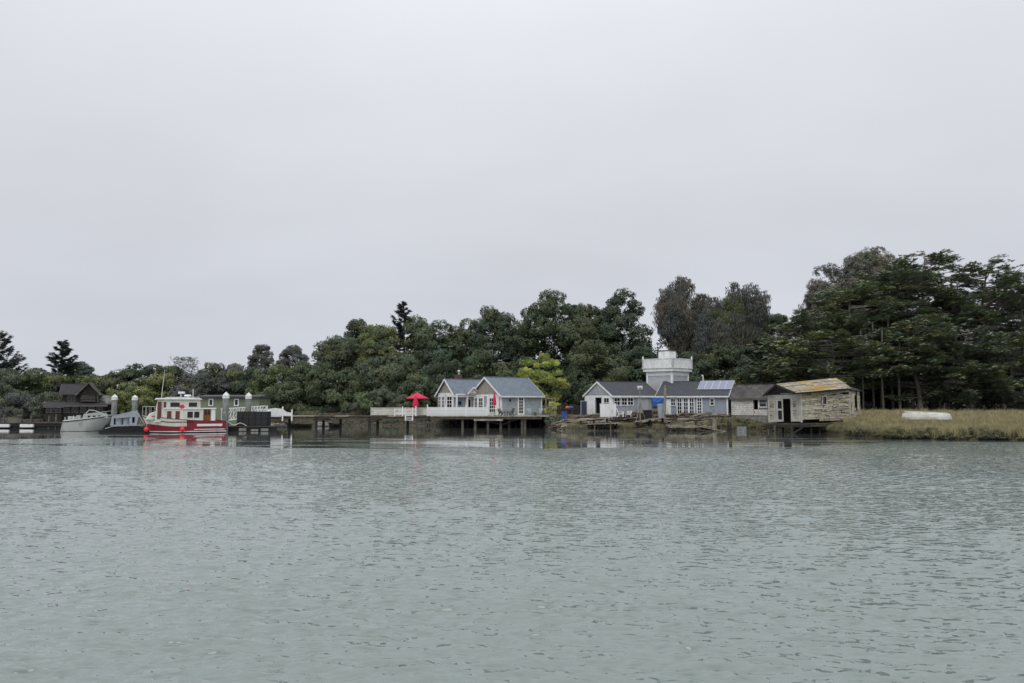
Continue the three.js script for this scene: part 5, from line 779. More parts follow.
{
  const d = 86.2, x0 = X(236, d), L = X(267, d) - x0, t = thing('tarped_crate', 'long black tarp covered box on the float right of the red tug', 'crate', [x0, 0.62, -d - 0.4]), h = Y(411.6, d) - 0.62, R = rng(64);
  for (let i = 0; i < 5; i++) for (let j = 0; j < 2; j++) part('panel', bx(L * i / 5 + 0.025, L * (i + 1) / 5 - 0.025, h * j / 2 + 0.02, h * (j + 1) / 2 - 0.02, -0.03, 0.05 + R() * 0.05), mat.blackTarp, t); part('frame', [bx(0, L, 0, h, -1.2, -0.03)], mat.black, t);
}
{ // white aluminium gangway with trussed sides
  const d = 93, x0 = X(222, d), x = (px) => X(px, d) - x0, y = (py) => Y(py, d), t = thing('gangway', 'white trussed gangway sloping from the pier down behind the red tug', 'gangway', [x0, 0, -d]);
  for (const z of [0, -1.1]) { part('handrail', bar([x(221), y(409), z], [x(263), y(406), z], 0.07, 0.1), mat.white, t); part('side_beam', bar([x(221), y(421), z], [x(266), y(415.5), z], 0.08, 0.16), mat.white, t); for (let i = 0; i < 7; i++) { const a = x(222 + i * 6), b = x(225 + i * 6), f = (q, top) => lerp(y(top ? 409 : 421), y(top ? 406 : 415.5), q / x(264)); part('upright', bar([a, f(a, 0), z], [a, f(a, 1), z], 0.06, 0.06), mat.white, t); part('diagonal', bar([a, f(a, 0), z], [x(228 + i * 6), f(x(228 + i * 6), 1), z], 0.06, 0.06), mat.white, t); } }
  part('tread_deck', bar([x(221), y(421.4), -0.55], [x(266), y(416), -0.55], 1.0, 0.06), mat.greyPlastic, t); part('foot_pile', [tube([x(265.5), -1.2, -0.2], [x(265.5), y(416.6), -0.2], 0.12), tube([x(265.5), -1.2, -0.95], [x(265.5), y(416.6), -0.95], 0.12)], mat.pileWet, t); part('landing_float', bx(x(219), x(226), -0.3, y(421.8), -1.3, 0.2), mat.black, t);
}
{ // scalloped white railing
  const d = 95.9, x0 = X(262, d), x = (px) => X(px, d) - x0, y = (py) => Y(py, d), t = thing('scalloped_railing', 'white panelled railing with scalloped top at the left end of the pier', 'railing', [x0, 0, -d]), post = (px, a, b) => part('post', [bx(x(px) - 0.08, x(px) + 0.08, y(b), y(a), -0.06, 0.08), new THREE.SphereGeometry(0.11, 8, 6).translate(x(px), y(a) + 0.06, 0)], mat.white, t);
  post(267.3, 407, 416.5); post(283, 407.8, 421); post(292.3, 410.8, 421);
  part('scalloped_panel', slab([[x(267.9), y(415.8)], [x(282.3), y(415.8)], [x(282.3), y(409)], [x(279), y(408.4)], [x(275), y(408)], [x(271), y(408.6)], [x(267.9), y(409.4)]], -0.02, 0.03), mat.white, t);
  part('scalloped_panel', slab([[x(283.7), y(415.8)], [x(291.7), y(415.8)], [x(291.7), y(412.4)], [x(288.5), y(412.4)], [x(285.6), y(411.2)], [x(283.7), y(409.4)]], -0.02, 0.03), mat.white, t);
  part('lead_rail', [bar([x(256), y(409.6), -0.3], [x(267), y(409.2), 0], 0.08, 0.1), bar([x(256), y(411.6), -0.3], [x(267), y(411.6), 0], 0.06, 0.24)], mat.white, t); part('slot', bx(x(269.5), x(281.5), y(416.8), y(416.1), -0.03, 0.0), mat.white, t);
}
function skiff(label, px, d, L, turn, hullMat, o = {}) { const x = X(px, d), t = thing('skiff', label, 'rowing boat', [x, o.y ?? -0.02, -d], turn), f = { keel: 0, sheer: (u) => 0.42 + 0.22 * Math.pow(1 - u, 2), half: (u, s) => 0.68 * Math.pow(Math.sin(Math.PI / 2 * clamp(u / 0.55, 0, 1)), 0.7) * lerp(0.6, 1, s) * (1 - 0.2 * u * u), lx: (u, y) => (u - 0.5) * L + 0.35 * clamp((f.sheer(u) - y), 0, 1) * Math.pow(1 - u, 2) }; part('hull', hullBand(f, () => 0, f.sheer), hullMat, t); part('gunwale', hullBand(f, (u) => f.sheer(u) - 0.04, (u) => f.sheer(u) + 0.02, 0, 1, 0.03), mat.woodDark, t); part('floor', deckSheet(f, () => 0.12), o.inside ?? mat.woodDark, t); for (const u of [0.35, 0.6, 0.85]) part('thwart', bx((u - 0.5) * L - 0.12, (u - 0.5) * L + 0.12, 0.3, 0.34, -f.half(u, 0.7), f.half(u, 0.7)), mat.wood, t); return t; }
skiff('white skiff tied under the left end of the pier', 279, 99.5, 2.3, 0.05, mat.whiteWorn); skiff('dark skiff lying under the pier right of the white skiff', 299, 100, 3.6, 0.1, mat.woodDark); skiff('grey white skiff drawn up between pier piles', 325, 103, 3.0, -0.15, mat.whiteWorn, { y: 0.0 }); skiff('small dark dinghy nose up beside the grey white skiff', 335, 101, 1.8, 0.5, mat.black);
{ // upturned white skiff on the marsh
  const d = 80, x0 = X(899.5, d), L = X(947, d) - x0, g0 = landHeight(x0 + L / 2, -d), y = (py) => Y(py, d), t = thing('upturned_skiff', 'long white upturned skiff lying on the marsh grass', 'rowing boat', [x0, y(420.2) - 0.05, -d], -0.06), o = { keel: 0, sheer: (u) => lerp(1.04, 0.8, u) - 0.3 * Math.pow(1 - u, 8), half: (u, s) => 0.85 * Math.pow(Math.sin(Math.PI * clamp(0.012 + u * 0.76, 0, 1)), 0.7) * Math.pow(1 - 0.75 * s * s, 0.6), lx: (u, yy) => u * L + 0.25 * yy * Math.pow(1 - u, 3) - 0.15 * yy * u };
  part('hull', [hullBand(o, () => 0, o.sheer), deckSheet(o, o.sheer, 0.02, 1, 24, -0.02)], mat.skiffPaint, t); part('rub_rail', hullBand(o, () => 0.04, () => 0.14, 0, 1, 0.03), mat.darkTrim, t); part('keel', bar([0.4, 1.02, 0], [L - 0.2, 0.82, 0], 0.07, 0.1), mat.whiteWorn, t); part('plank_lap', [hullBand(o, () => 0.38, () => 0.41, 0, 1, 0.025), hullBand(o, () => 0.65, () => 0.68, 0, 1, 0.02)], mat.whiteWorn, t);
  for (const u of [0.2, 0.8]) part('chock', bx(u * L - 0.15, u * L + 0.15, -0.9, 0.02, -0.5, 0.5), mat.woodDark, t);
}

// ---------------------------------------------------------------- things on the cottage deck
function umbrella(label, px, d, apexY, rimY, halfPx, baseY) { const x = X(px, d), t = thing('patio_umbrella', label, 'umbrella', [x, DECK, -d]), y = (py) => Y(py, d) - DECK, r = halfPx * d / F, n = 8, P = [], ap = [0, y(apexY), 0], rim = (i, k = 1) => [r * k * Math.cos((i / n) * 6.2832 + 0.2), lerp(y(apexY), y(rimY), k) + (k > 0 && k < 1 ? -0.06 : 0), r * k * Math.sin((i / n) * 6.2832 + 0.2)];
  for (let i = 0; i < n; i++) { P.push(...ap, ...rim(i + 1, 0.5), ...rim(i, 0.5), ...rim(i, 0.5), ...rim(i + 1, 0.5), ...rim(i + 1), ...rim(i, 0.5), ...rim(i + 1), ...rim(i)); const a = rim(i), b = rim(i + 1), lo = (q) => [q[0], q[1] - 0.14, q[2]]; P.push(...a, ...b, ...lo(b), ...a, ...lo(b), ...lo(a)); }
  const g = new THREE.BufferGeometry(); g.setAttribute('position', new THREE.Float32BufferAttribute(P, 3)); g.computeVertexNormals(); part('canopy', g, mat.redCloth, t); part('pole', tube([0, 0, 0], [0, y(apexY) + 0.08, 0], 0.035), mat.wood, t); for (let i = 0; i < n; i++) part('rib', tube([0, y(apexY) - 0.05, 0], rim(i).map((v, k) => k === 1 ? v - 0.02 : v * 0.98), 0.015), mat.wood, t); part('base', new THREE.CylinderGeometry(0.22, 0.28, 0.1, 14).translate(0, 0.05, 0), mat.concrete, t); }
function closedUmbrella(label, px, d, top, bottom, w) { const x = X(px, d), t = thing('folded_umbrella', label, 'umbrella', [x, DECK, -d]), y = (py) => Y(py, d) - DECK, prof = [[0.02, y(top)], [w * 0.5, lerp(y(top), y(bottom), 0.25)], [w, lerp(y(top), y(bottom), 0.75)], [w * 0.92, y(bottom)], [0.03, y(bottom) + 0.02]].reverse(); const g = new THREE.LatheGeometry(prof.map((p) => new THREE.Vector2(...p)), 16), p = g.attributes.position; for (let i = 0; i < p.count; i++) { const a = Math.atan2(p.getZ(i), p.getX(i)), k = 1 + 0.22 * Math.cos(a * 6); p.setX(i, p.getX(i) * k); p.setZ(i, p.getZ(i) * k); } g.computeVertexNormals(); part('canopy', g, mat.redCloth, t); part('pole', tube([0, 0, 0], [0, y(top) + 0.06, 0], 0.03), mat.wood, t); part('base', new THREE.CylinderGeometry(0.22, 0.28, 0.1, 14).translate(0, 0.05, 0), mat.concrete, t); }
umbrella('open red patio umbrella on the deck left of the cottage', 417.2, 100.1, 392.4, 397.8, 11.4); closedUmbrella('folded red umbrella just in front of the open one', 415.6, 97.3, 395.2, 407.4, 0.34); closedUmbrella('folded red umbrella in front of the cottage right gable', 494.5, 97.1, 391.8, 405.2, 0.2);
function table(label, px, d, w, h, m) { const t = thing('patio_table', label, 'table', [X(px, d), DECK, -d]); part('top', new THREE.CylinderGeometry(w, w, 0.05, 18).translate(0, h, 0), m, t); for (let i = 0; i < 4; i++) part('leg', bar([Math.cos(i * 1.57 + 0.78) * w * 0.7, 0, Math.sin(i * 1.57 + 0.78) * w * 0.7], [Math.cos(i * 1.57 + 0.78) * w * 0.45, h - 0.03, Math.sin(i * 1.57 + 0.78) * w * 0.45], 0.05, 0.05), m, t); }
table('round white table under the folded umbrella before the right gable', 495, 96.7, 0.62, 0.95, mat.white); table('small brown table between two deck chairs right of the white table', 506, 97, 0.35, 0.5, mat.woodDark); table('low dark table between the pale chairs near the glazed door', 535, 96.9, 0.3, 0.42, mat.woodDark);
function deckChair(label, px, d, turn, m, s = 1) { const t = thing('deck_chair', label, 'chair', [X(px, d), DECK, -d], turn); for (let i = 0; i < 4; i++) part('back_slat', bar([-0.24 + i * 0.16, 0.32 * s, -0.2], [-0.26 + i * 0.175, 1.0 * s, -0.5], 0.11, 0.025, V(0, 0, 1)), m, t); for (let i = 0; i < 4; i++) part('seat_slat', bar([-0.3, 0.4 * s - i * 0.025, 0.28 - i * 0.14], [0.3, 0.4 * s - i * 0.025, 0.28 - i * 0.14], 0.11, 0.025), m, t); for (const q of [-1, 1]) { part('leg', bar([q * 0.33, 0, 0.32], [q * 0.33, 0.62 * s, 0.3], 0.04, 0.09), m, t); part('leg', bar([q * 0.31, 0, -0.45], [q * 0.33, 0.45 * s, 0.1], 0.04, 0.09), m, t); part('arm', bx(q * 0.26, q * 0.4, 0.62 * s, 0.65 * s, -0.4, 0.38), m, t); } }
deckChair('brown deck chair left of the small brown table', 501.5, 97, 0.9, mat.woodDark); deckChair('brown deck chair right of the small brown table, facing left', 510.5, 97.1, -1.0, mat.woodDark); deckChair('pale deck chair left of the low dark table', 531, 97, 0.7, mat.greyPlastic); deckChair('pale deck chair right of the low dark table', 538.8, 97, -0.8, mat.greyPlastic); deckChair('white porch chair behind the picket railing', 460, 97.7, 0.3, mat.whiteWorn);
{ // timber frame at the corner
  const d = 97.5, x = X(546, d), L = X(555, d) - x, t = thing('timber_frame', 'open grey timber frame standing at the right corner of the cottage deck', 'frame', [x, 0, -d]); for (const a of [0, L]) part('post', bx(a - 0.06, a + 0.06, -1.0, Y(398, d), -0.06, 0.06), mat.wood, t); part('beam', bx(-0.1, L + 0.1, Y(398.8, d), Y(397.9, d), -0.085, -0.062), mat.wood, t); part('beam', bx(-0.1, L + 0.3, Y(408.2, d), Y(407.4, d), 0.062, 0.1), mat.wood, t); part('beam', bx(-0.1, L + 0.1, Y(415.5, d), Y(414.6, d), -0.085, -0.062), mat.wood, t); for (let i = 1; i < 3; i++) part('wire_post', bx(L * i / 3 - 0.02, L * i / 3 + 0.02, Y(414.6, d), Y(398.8, d), -0.02, 0.02), mat.wood, t);
}
// ---------------------------------------------------------------- yard clutter on the bank
const floorAt = (px, d) => landHeight(X(px, d), -d);
function crateBin(name, label, category, px0, px1, top, bot, d, m, lidMat) { const x0 = X(px0, d), w = X(px1, d) - x0, y0 = Math.min(floorAt((px0 + px1) / 2, d), Y(bot, d)), h = Y(top, d) - y0, t = thing(name, label, category, [x0 + w / 2, y0 - 0.03, -d]); part('body', slab([[-w / 2 * 0.88, 0], [w / 2 * 0.88, 0], [w / 2, h * 0.88], [-w / 2, h * 0.88]], -w * 0.4, w * 0.4), m, t); part('lid', bx(-w / 2 - 0.03, w / 2 + 0.03, h * 0.88, h, -w * 0.43, w * 0.43), lidMat ?? m, t); for (const s of [-1, 1]) part('handle', bx(s * (w / 2), s * (w / 2 + 0.06), h * 0.6, h * 0.72, -0.1, 0.1), m, t); }
crateBin('storage_bin', 'blue storage bin on the bank right of the cottage', 'bin', 561.3, 566.2, 411.4, 416, 93, mat.binBlue);
{ const d = 96.5, x = X(565.3, d), t = thing('kayak', 'short red and blue kayak on the rack above the blue bin', 'kayak', [x, 0, -d]), L = X(573.2, d) - x, y = Y(407.6, d); part('red_half', new THREE.SphereGeometry(1, 14, 10).scale(L * 0.3, 0.2, 0.3).translate(L * 0.28, y, 0), mat.orange, t); part('blue_half', new THREE.SphereGeometry(1, 14, 10).scale(L * 0.3, 0.2, 0.3).translate(L * 0.74, y, 0), mat.binBlue, t); part('rack', [bx(0.1, 0.18, 1.2, y - 0.15, -0.3, 0.3), bx(L - 0.2, L - 0.12, 1.2, y - 0.15, -0.3, 0.3), bx(-0.2, L + 0.2, y - 0.2, y - 0.12, -0.3, 0.3)], mat.woodDark, t); }
{ const d = 97.5, x = X(557, d), L = X(580, d) - x, g0 = floorAt(568, d), t = thing('plank_fence', 'low dark plank fence behind the yard between cottage and workshop', 'fence', [x, g0 - 0.1, -d]); for (let i = 0; i < 14; i++) part('plank', bx(i * L / 14 + 0.01, (i + 1) * L / 14 - 0.01, 0, Y(405.2, d) - g0 + 0.1 + 0.04 * Math.sin(i * 3.7), -0.02, 0.02), mat.darkWood, t); part('rail', bx(0, L, 0.6, 0.7, -0.08, -0.022), mat.darkWood, t); }
{ const d = 95, x = X(580.6, d), L = X(587.2, d) - x, g0 = floorAt(584, d), t = thing('lattice_gate', 'dark blue gate frame left of the workshop gable', 'gate', [x, g0 - 0.05, -d]), h = Y(400.3, d) - g0; part('frame', [bx(0, 0.08, 0, h, -0.04, 0.04), bx(L - 0.08, L, 0, h, -0.04, 0.04), bx(0.08, L - 0.08, h - 0.09, h, -0.04, 0.04)], mat.greyPlastic, t); part('panel', bx(0.08, L - 0.08, 0, h - 0.09, -0.015, 0.015), M(0x2b3346, { roughness: 0.7 }), t); }
{ const d = 92.5, x = X(599.8, d), L = X(616, d) - x, y0 = Math.max(floorAt(608, d), Y(416.5, d)) - 0.06, h = Y(404.2, d) - y0, t = thing('white_screen', 'bright white solid screen fence before the workshop door', 'fence', [x, y0, -d], -0.05); for (let i = 0; i < 3; i++) part('panel', bx(L * i / 3 + 0.008, L * (i + 1) / 3 - 0.008, 0, h, -0.03, 0.03), mat.white, t); part('cap', bx(-0.03, L + 0.03, h, h + 0.07, -0.05, 0.05), mat.white, t); }
{ const d = 91, y0 = floorAt(640, d), t = thing('lamp_pole', 'pale work light pole on tripod legs in front of the workshop', 'lamp post', [X(640, d), y0, -d]), y = (py) => Y(py, d) - y0; part('pole', tube([0, 0.1, 0], [0, y(387.5), 0], 0.07, 0.06, 8), mat.barkPale, t); part('lamp_head', [bx(-0.32, 0.32, y(387.6), y(385.8), -0.16, 0.16)], mat.whiteWorn, t); for (const s of [-1, 1]) part('floodlight', new THREE.CylinderGeometry(0.12, 0.16, 0.24, 10).rotateX(Math.PI / 2).translate(s * 0.2, y(387.9) - 0.06, 0.12), mat.steel, t); for (const a of [0.4, 2.5, 4.6]) part('leg', tube([Math.cos(a) * 0.75, -0.1, Math.sin(a) * 0.5], [0, y(402), 0], 0.05, 0.04, 6), mat.barkPale, t); }
{ const d = 92.6, y0 = floorAt(656, d), x = X(652.5, d), L = X(663.6, d) - x, y = (py) => Y(py, d) - y0, t = thing('tarped_stack', 'stack covered with bright blue tarp beside the workshop', 'tarp', [x, y0, -d]); const g = new THREE.BoxGeometry(L, 1.0, 1.2, 8, 8, 4), p = g.attributes.position; for (let i = 0; i < p.count; i++) { const k = 0.09 * noiseA(p.getX(i) * 2, p.getY(i) * 2 + p.getZ(i)); p.setXYZ(i, p.getX(i) + k, p.getY(i) + (p.getY(i) > 0 ? 0.1 * noiseB(p.getX(i) * 1.5, 2) : 0), p.getZ(i) + k); } g.computeVertexNormals(); part('tarp', g.translate(L / 2, y(398) - 0.5, -0.3), mat.tarpBlue, t); for (let q = 0; q < 4; q++) part('lumber_layer', bx(0.06 + 0.03 * (q % 2), L - 0.06, q * (y(398) - 0.95) / 4 - 0.05, (q + 1) * (y(398) - 0.95) / 4 - 0.08, -0.85, 0.2), q % 2 ? mat.woodDark : mat.wood, t); }
crateBin('wheelie_bin', 'pale grey lidded bin in front of the blue tarp', 'bin', 657.6, 664.2, 403.6, 414.5, 91.4, mat.greyPlastic);
{ const d = 90.6, y0 = floorAt(665, d); one('leaning_log', limb([V(X(662.5, d), y0 - 0.1, -d), V(X(665, d), Y(405, d), -d - 0.2), V(X(666, d), Y(385, d), -d - 0.4)], 0.22, 0.13, 8), mat.barkPale, 'tall pale log leaning upright between workshop and solar house', 'log'); }
deckChair('white plastic chair facing right beside the white screen', 620.5, 91, 1.3, mat.white, 1.05); deckChair('pale low chair among the driftwood before the workshop windows', 628.5, 90.8, -0.4, mat.whiteWorn, 0.75);
{ const d = 89.9, y0 = floorAt(609, d), t = thing('canvas_tent', 'small pale and dark propped canvas below the white screen', 'canvas', [X(609, d), y0, -d]); for (const s of [-1, 1]) part('sheet', quadPatch(V(0, 1.35, -0.5), V(s * 0.75, -0.05, -0.5), V(s * 0.75, -0.05, 0.5), V(0, 1.35, 0.5), 0.03), s < 0 ? mat.whiteWorn : mat.black, t); part('pole', tube([0, -0.1, 0.3], [0, 1.32, 0.3], 0.03), mat.wood, t); }
{ const d = 92, y0 = floorAt(634, d), t = thing('work_bench', 'dark long work bench under the workshop windows', 'bench', [X(624, d), y0, -d]), L = X(648, d) - X(624, d); part('top', bx(0, L, 0.72, 0.8, -0.6, 0), mat.woodDark, t); for (const a of [0.1, L / 2, L - 0.1]) part('leg', bx(a - 0.05, a + 0.05, -0.1, 0.72, -0.5, -0.1), mat.woodDark, t); part('shelf', bx(0.05, L - 0.05, 0.25, 0.3, -0.55, -0.05), mat.woodDark, t); }
crateBin('tool_crate', 'black lidded crate under the work bench end near the lamp pole', 'crate', 643, 651, 409.8, 414, 91.6, mat.black);
{ // driftwood and lumber on the bank
  const R = rng(70);
  for (let i = 0; i < 150; i++) { const px = 556 + R() * 170, where = px < 577 ? 'on the bank below the blue bin' : px < 597 ? 'on the bank left of the white screen fence' : px < 618 ? 'on the bank below the white screen fence' : px < 634 ? 'on the bank below the workshop windows' : px < 652 ? 'around the work light pole' : px < 672 ? 'below the blue tarp and leaning log' : px < 697 ? 'before the glazed doors of the solar house' : 'on the bank below the solar panels', d = 89.3 + R() * 4.2, x = X(px, d), y0 = floorAt(px, d), L = 0.9 + 2.6 * R() * R() + 0.3, a = (R() - 0.5) * 1.1, rise = (R() - 0.3) * 0.5, log = R() < 0.35, p = [x - L / 2 * Math.cos(a), y0 + 0.04 + 0.25 * R(), -d + L / 2 * Math.sin(a)], q = [x + L / 2 * Math.cos(a), y0 + 0.04 + Math.max(0, rise) + 0.25 * R(), -d - L / 2 * Math.sin(a)]; p[1] = Math.max(p[1], landHeight(p[0], p[2]) - 0.02); q[1] = Math.max(q[1], landHeight(q[0], q[2]) - 0.02); one(log ? 'driftwood_log' : 'driftwood_board', log ? tube(p, q, 0.07 + 0.1 * R(), 0.06 + 0.06 * R(), 8) : bar(p, q, 0.18 + 0.2 * R(), 0.04 + 0.05 * R()), [mat.wood, mat.woodV, mat.woodDark, mat.barkPale, mat.shackB][Math.floor(R() * 5)], `${log ? 'grey driftwood log' : 'weathered grey board'} lying ${where}`, log ? 'log' : 'board', `${log ? 'driftwood logs' : 'driftwood boards'} ${where}`); }
  const rafts = [[577, 612, 420.5, 417.5, 88.9, 'long slipped plank raft at the water edge left of the workshop'], [584, 622, 424.2, 423, 88.3, 'low rotten plank raft at the waterline below the white screen'], [634, 668, 421.8, 417.2, 88.8, 'sloping plank walkway below the lamp pole']];
  for (const [p0, p1, ya, yb, d, label] of rafts) { const t = thing('plank_raft', label, 'planks', [0, 0, 0]); const a = at(p0, ya, d), b = at(p1, yb, d); for (let i = 0; i < 5; i++) part('plank', bar([a.x + R() * 0.5, a.y - 0.02 * R(), a.z - i * 0.27], [b.x - R() * 0.5, b.y - 0.02 * R(), b.z - i * 0.27], 0.25, 0.07), [mat.wood, mat.woodDark, mat.shackB][i % 3], t); for (const k of [0.12, 0.5, 0.88]) { const c = V().lerpVectors(a, b, k); part('bearer', bx(c.x - 0.06, c.x + 0.06, Math.min(landHeight(c.x, c.z) - 0.1, c.y - 0.2), c.y - 0.035, c.z - 1.2, c.z - 0.3), mat.pileWet, t); } }
}
{ // old landing stage in front of the solar house
  const d = 86.6, R = rng(72), x0 = X(668, d), x = (px) => X(px, d) - x0, y = (py) => Y(py, d), t = thing('old_landing', 'decaying grey landing stage with broken ramp before the solar house', 'landing', [x0, 0, -d]);
  part('top_beam', bx(x(668), x(713), y(427.6), y(426), -0.3, 0.1), mat.wood, t); for (let i = 0; i < 9; i++) part('plank', bx(x(668) + i * 0.58, x(668) + i * 0.58 + 0.5, y(425.9), y(425.3), -1.8 + R() * 0.3, 0.0), R() < 0.5 ? mat.wood : mat.woodDark, t);
  for (const [px, top] of [[671, 423], [696.2, 422], [703, 424.5], [712, 420], [729, 420.5], [731.5, 423], [722, 425]]) part('pile', tube([x(px), -1.2, px > 705 ? -0.6 : -0.4], [x(px), y(top), px > 705 ? -0.6 : -0.4], 0.13, 0.11, 8), px === 671 || px === 712 || px === 722 ? mat.pile : mat.pileWet, t);
  part('ramp', bar([x(697), y(426), -0.2], [x(731), y(433), 0.4], 0.7, 0.07), mat.wood, t); part('ramp_rail', bar([x(695), y(429.5), 0.2], [x(722), y(432.6), 0.5], 0.1, 0.12), mat.woodDark, t); part('stump', tube([x(717), -0.8, -1.5], [x(718), y(419), -1.6], 0.32, 0.24, 9), mat.barkPale, t); part('white_float', bx(x(658.5), x(661), 0.02, 0.5, -1.9, -1.6), mat.white, t);
}
for (const [px, d, label] of [[577, 88.2, 'short grey mooring stake left of the plank rafts'], [594, 88, 'short grey mooring stake beside the low plank raft'], [610, 88, 'short grey mooring stake below the white screen'], [735, 85.6, 'grey stake in the water right of the old landing'], [756, 85, 'grey stake in the water left of the derelict boathouse'], [741, 86, 'concrete block at the waterline between landing and boathouse']]) { const x = X(px, d); if (label.includes('concrete')) one('concrete_block', bx(x - 0.55, x + 0.55, -0.6, 0.55, -d - 0.6, -d), mat.concrete, label, 'block'); else one('mooring_stake', tube([x, -1.0, -d], [x + 0.06, 0.75 + 0.3 * Math.sin(px), -d], 0.1, 0.08, 7), mat.pile, label, 'stake'); }
{ // low grey wall along the back of the marsh
  const d = 95.5, R = rng(73), t = thing('board_barrier', 'long low weathered board barrier along the back of the marsh', 'fence', [0, 0, -d]); let px = 862; while (px < 1050) { const w = 6 + R() * 9, x0 = X(px, d), x1 = X(px + w, d), y0 = landHeight((x0 + x1) / 2, -d) - 0.15; part('board', bx(x0 + 0.02, x1 - 0.02, y0, Y(410.8 + R() * 1.2, d), -0.05, 0.05 + R() * 0.05), R() < 0.5 ? mat.darkTrim : mat.woodDark, t); part('stake', tube([x0, y0 - 0.2, 0.12], [x0, Y(409.6 + R() * 1.5, d), 0.12], 0.06), mat.woodDark, t); px += w; }
}
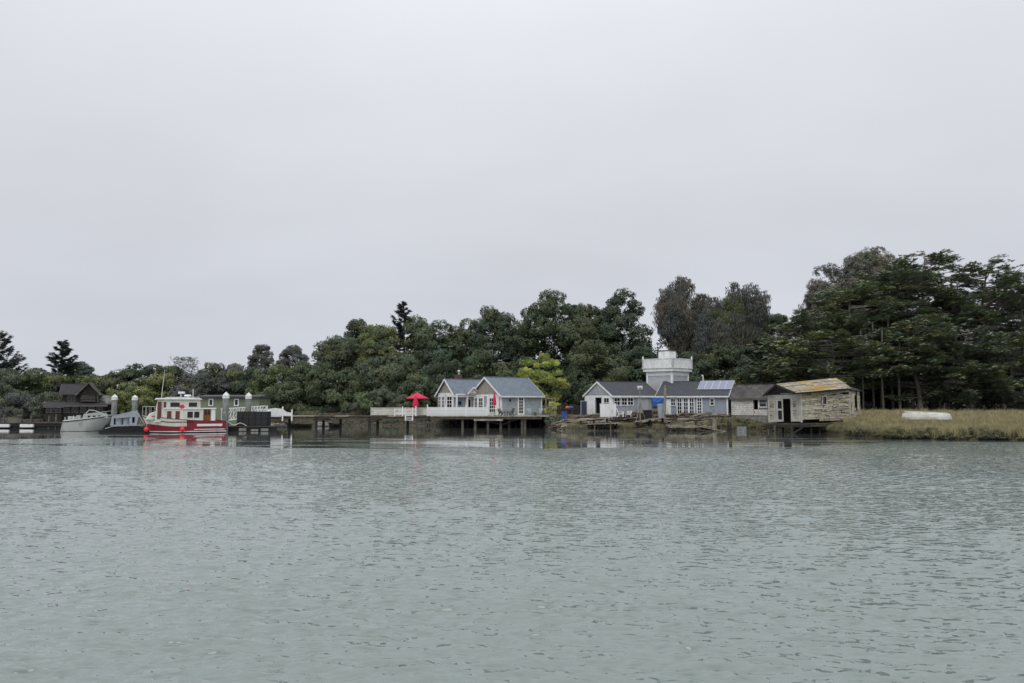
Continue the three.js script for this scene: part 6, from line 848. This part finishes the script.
// ---------------------------------------------------------------- rocks and grass
function instanced(name, label, category, geo, m, list) { const im = new THREE.InstancedMesh(geo, m, list.length), o = new THREE.Object3D(), c = new THREE.Color(); im.instanceColor = new THREE.InstancedBufferAttribute(new Float32Array(list.length * 3), 3); list.forEach(([x, y, z, sx, sy, sz, rx, ry, rz, col], i) => { o.position.set(x, y, z); o.scale.set(sx, sy, sz); o.rotation.set(rx, ry, rz); o.updateMatrix(); im.setMatrixAt(i, o.matrix); im.setColorAt(i, c.setRGB(...col)); }); im.name = name; im.castShadow = im.receiveShadow = true; im.userData = { kind: 'stuff', label, category }; scene.add(im); }
{
  const R = rng(80), g = new THREE.IcosahedronGeometry(1, 1), p = g.attributes.position; for (let i = 0; i < p.count; i++) { const k = 0.8 + 0.35 * noiseA(p.getX(i) * 1.7 + 3, p.getY(i) * 1.7 + p.getZ(i) * 1.3); p.setXYZ(i, p.getX(i) * k, p.getY(i) * k, p.getZ(i) * k); } g.computeVertexNormals();
  const rocks = []; for (let i = 0; i < 4200; i++) { const x = lerp(-36, 34, R()), s = shore(x), d = s + lerp(-1.6, 4.2, R()), k = (0.1 + 0.32 * R() * R()) * (x < 5 ? 1.15 : 0.9), y = landHeight(x, -d), v = 0.55 + 0.6 * R(); if (y > 2) continue; rocks.push([x, y - 0.02, -d, k * (0.8 + 0.6 * R()), k * (0.55 + 0.4 * R()), k, R() * 3, R() * 6, R() * 3, [0.62 * v, 0.6 * v, 0.54 * v]]); }
  instanced('bank_rocks', 'loose grey rocks along the muddy bank', 'rocks', g, mat.stone, rocks);
  const blade = (n, seed, h, w, sp) => { const r = rng(seed), P = []; for (let i = 0; i < n; i++) { const a = r() * 6.283, q = sp * r(), x = Math.cos(a) * q, z = Math.sin(a) * q, hh = h * (0.55 + 0.55 * r()), b = r() * 6.283, lx = Math.cos(b) * hh * 0.32 * r(), lz = Math.sin(b) * hh * 0.32 * r(), c = r() * 3.14, wx = Math.cos(c) * w, wz = Math.sin(c) * w; P.push(x - wx, 0, z - wz, x + wx, 0, z + wz, x + lx * 0.5 + wx * 0.8, hh * 0.6, z + lz * 0.5 + wz * 0.8, x - wx, 0, z - wz, x + lx * 0.5 + wx * 0.8, hh * 0.6, z + lz * 0.5 + wz * 0.8, x + lx * 0.5 - wx * 0.8, hh * 0.6, z + lz * 0.5 - wz * 0.8, x + lx * 0.5 - wx * 0.8, hh * 0.6, z + lz * 0.5 - wz * 0.8, x + lx * 0.5 + wx * 0.8, hh * 0.6, z + lz * 0.5 + wz * 0.8, x + lx, hh, z + lz); } const q = new THREE.BufferGeometry(); q.setAttribute('position', new THREE.Float32BufferAttribute(P, 3)); q.computeVertexNormals(); return q; };
  const gb = blade(16, 3, 1, 0.016, 0.28), marsh = [], bank = [], straw = [0.40, 0.34, 0.16], olive = [0.22, 0.21, 0.10], pale = [0.48, 0.43, 0.29], mud = [0.19, 0.18, 0.12];
  for (let i = 0; i < 30000; i++) { const d = 66 + 32 * Math.pow(R(), 0.9), x = lerp(33, 75, R()), s = d - shore(x); if (s < 0.1) continue; if (512 + 732 * x / d < 843 && d < 87) continue; if (x > 42 && x < 48.2 && d > 77 && d < 81 && R() < 0.75) continue; const y = landHeight(x, -d), n = noiseA(x * 0.3, d * 0.3), e = smooth(s, 0, 3), n2 = noiseB(x * 1.1, d * 1.1), k = (0.42 + 0.42 * R() * R()) * (1 + 0.3 * n + 0.25 * n2) * (s < 3 ? 1.15 : 1), c = mixc(mixc(olive, straw, clamp(0.4 + 0.6 * n + 0.5 * n2 + 0.3 * smooth(s, 5, 14), 0, 1)), R() < 0.4 ? pale : mud, 0.65 * R()); marsh.push([x, y - 0.02, -d, k * 1.3, k, k * 1.3, (R() - 0.5) * 0.3, R() * 6, (R() - 0.5) * 0.3, c]); }
  instanced('marsh_grass', 'golden and olive marsh grass on the right shore', 'grass', gb, mat.leaf, marsh);
  for (let i = 0; i < 9000; i++) { const x = lerp(5.5, 36, R()), d = shore(x) + lerp(0.2, x > 24 ? 3.4 : 1.7, R()), n = noiseA(x * 0.45, 5) + 0.5 * noiseB(x, d); if (n < (x > 22 ? -0.5 : -0.05)) continue; const y = landHeight(x, -d), k = 0.28 + 0.3 * R(); bank.push([x, y - 0.02, -d, k * 1.3, k, k * 1.3, (R() - 0.5) * 0.4, R() * 6, (R() - 0.5) * 0.4, mixc(olive, R() < 0.5 ? straw : mud, R())]); }
  for (let i = 0; i < 5000; i++) { const x = lerp(-60, 5, R()), d = shore(x) + lerp(1.2, 7, R()), y = landHeight(x, -d); if (noiseA(x * 0.3, 9) < -0.3) continue; const k = 0.3 + 0.3 * R(); bank.push([x, y - 0.02, -d, k * 1.3, k, k * 1.3, (R() - 0.5) * 0.4, R() * 6, (R() - 0.5) * 0.4, mixc(olive, mud, R())]); }
  instanced('bank_grass', 'rough olive and straw coloured grass along the bank', 'grass', gb, mat.leaf, bank);
}
{ // dark succulent growth along the marsh edge
  const R = rng(81), cr = new Crown(R); for (let i = 0; i < 5200; i++) { const x = lerp(33.5, 74, R()), d = shore(x) + lerp(-0.5, 1.9, R() * R()), n = noiseA(x * 0.8, d * 0.8); if (n < -0.25 || (512 + 732 * x / d < 841)) continue; const y = Math.max(0.02, landHeight(x, -d)); cr.add(x, y + 0.1 + 0.35 * R() * (n + 0.4), -d, 0.26 + 0.2 * R(), tint(R() < 0.3 ? [0.22, 0.2, 0.1] : [0.10, 0.105, 0.055], R)); }
  for (let i = 0; i < 1500; i++) { const x = lerp(22, 35, R()), d = shore(x) + lerp(0, 3, R()), n = noiseA(x * 0.7, 2 + d * 0.7); if (n < 0.1) continue; cr.add(x, Math.max(0.02, landHeight(x, -d)) + 0.12 + 0.3 * R(), -d, 0.24 + 0.2 * R(), tint([0.10, 0.105, 0.055], R)); }
  const m = cr.build('marsh_edge_plants', tufts.fine, scene); m.userData = { kind: 'stuff', label: 'dark low plants along the edge of the marsh', category: 'plants' };
}
renderer.render(scene, camera);
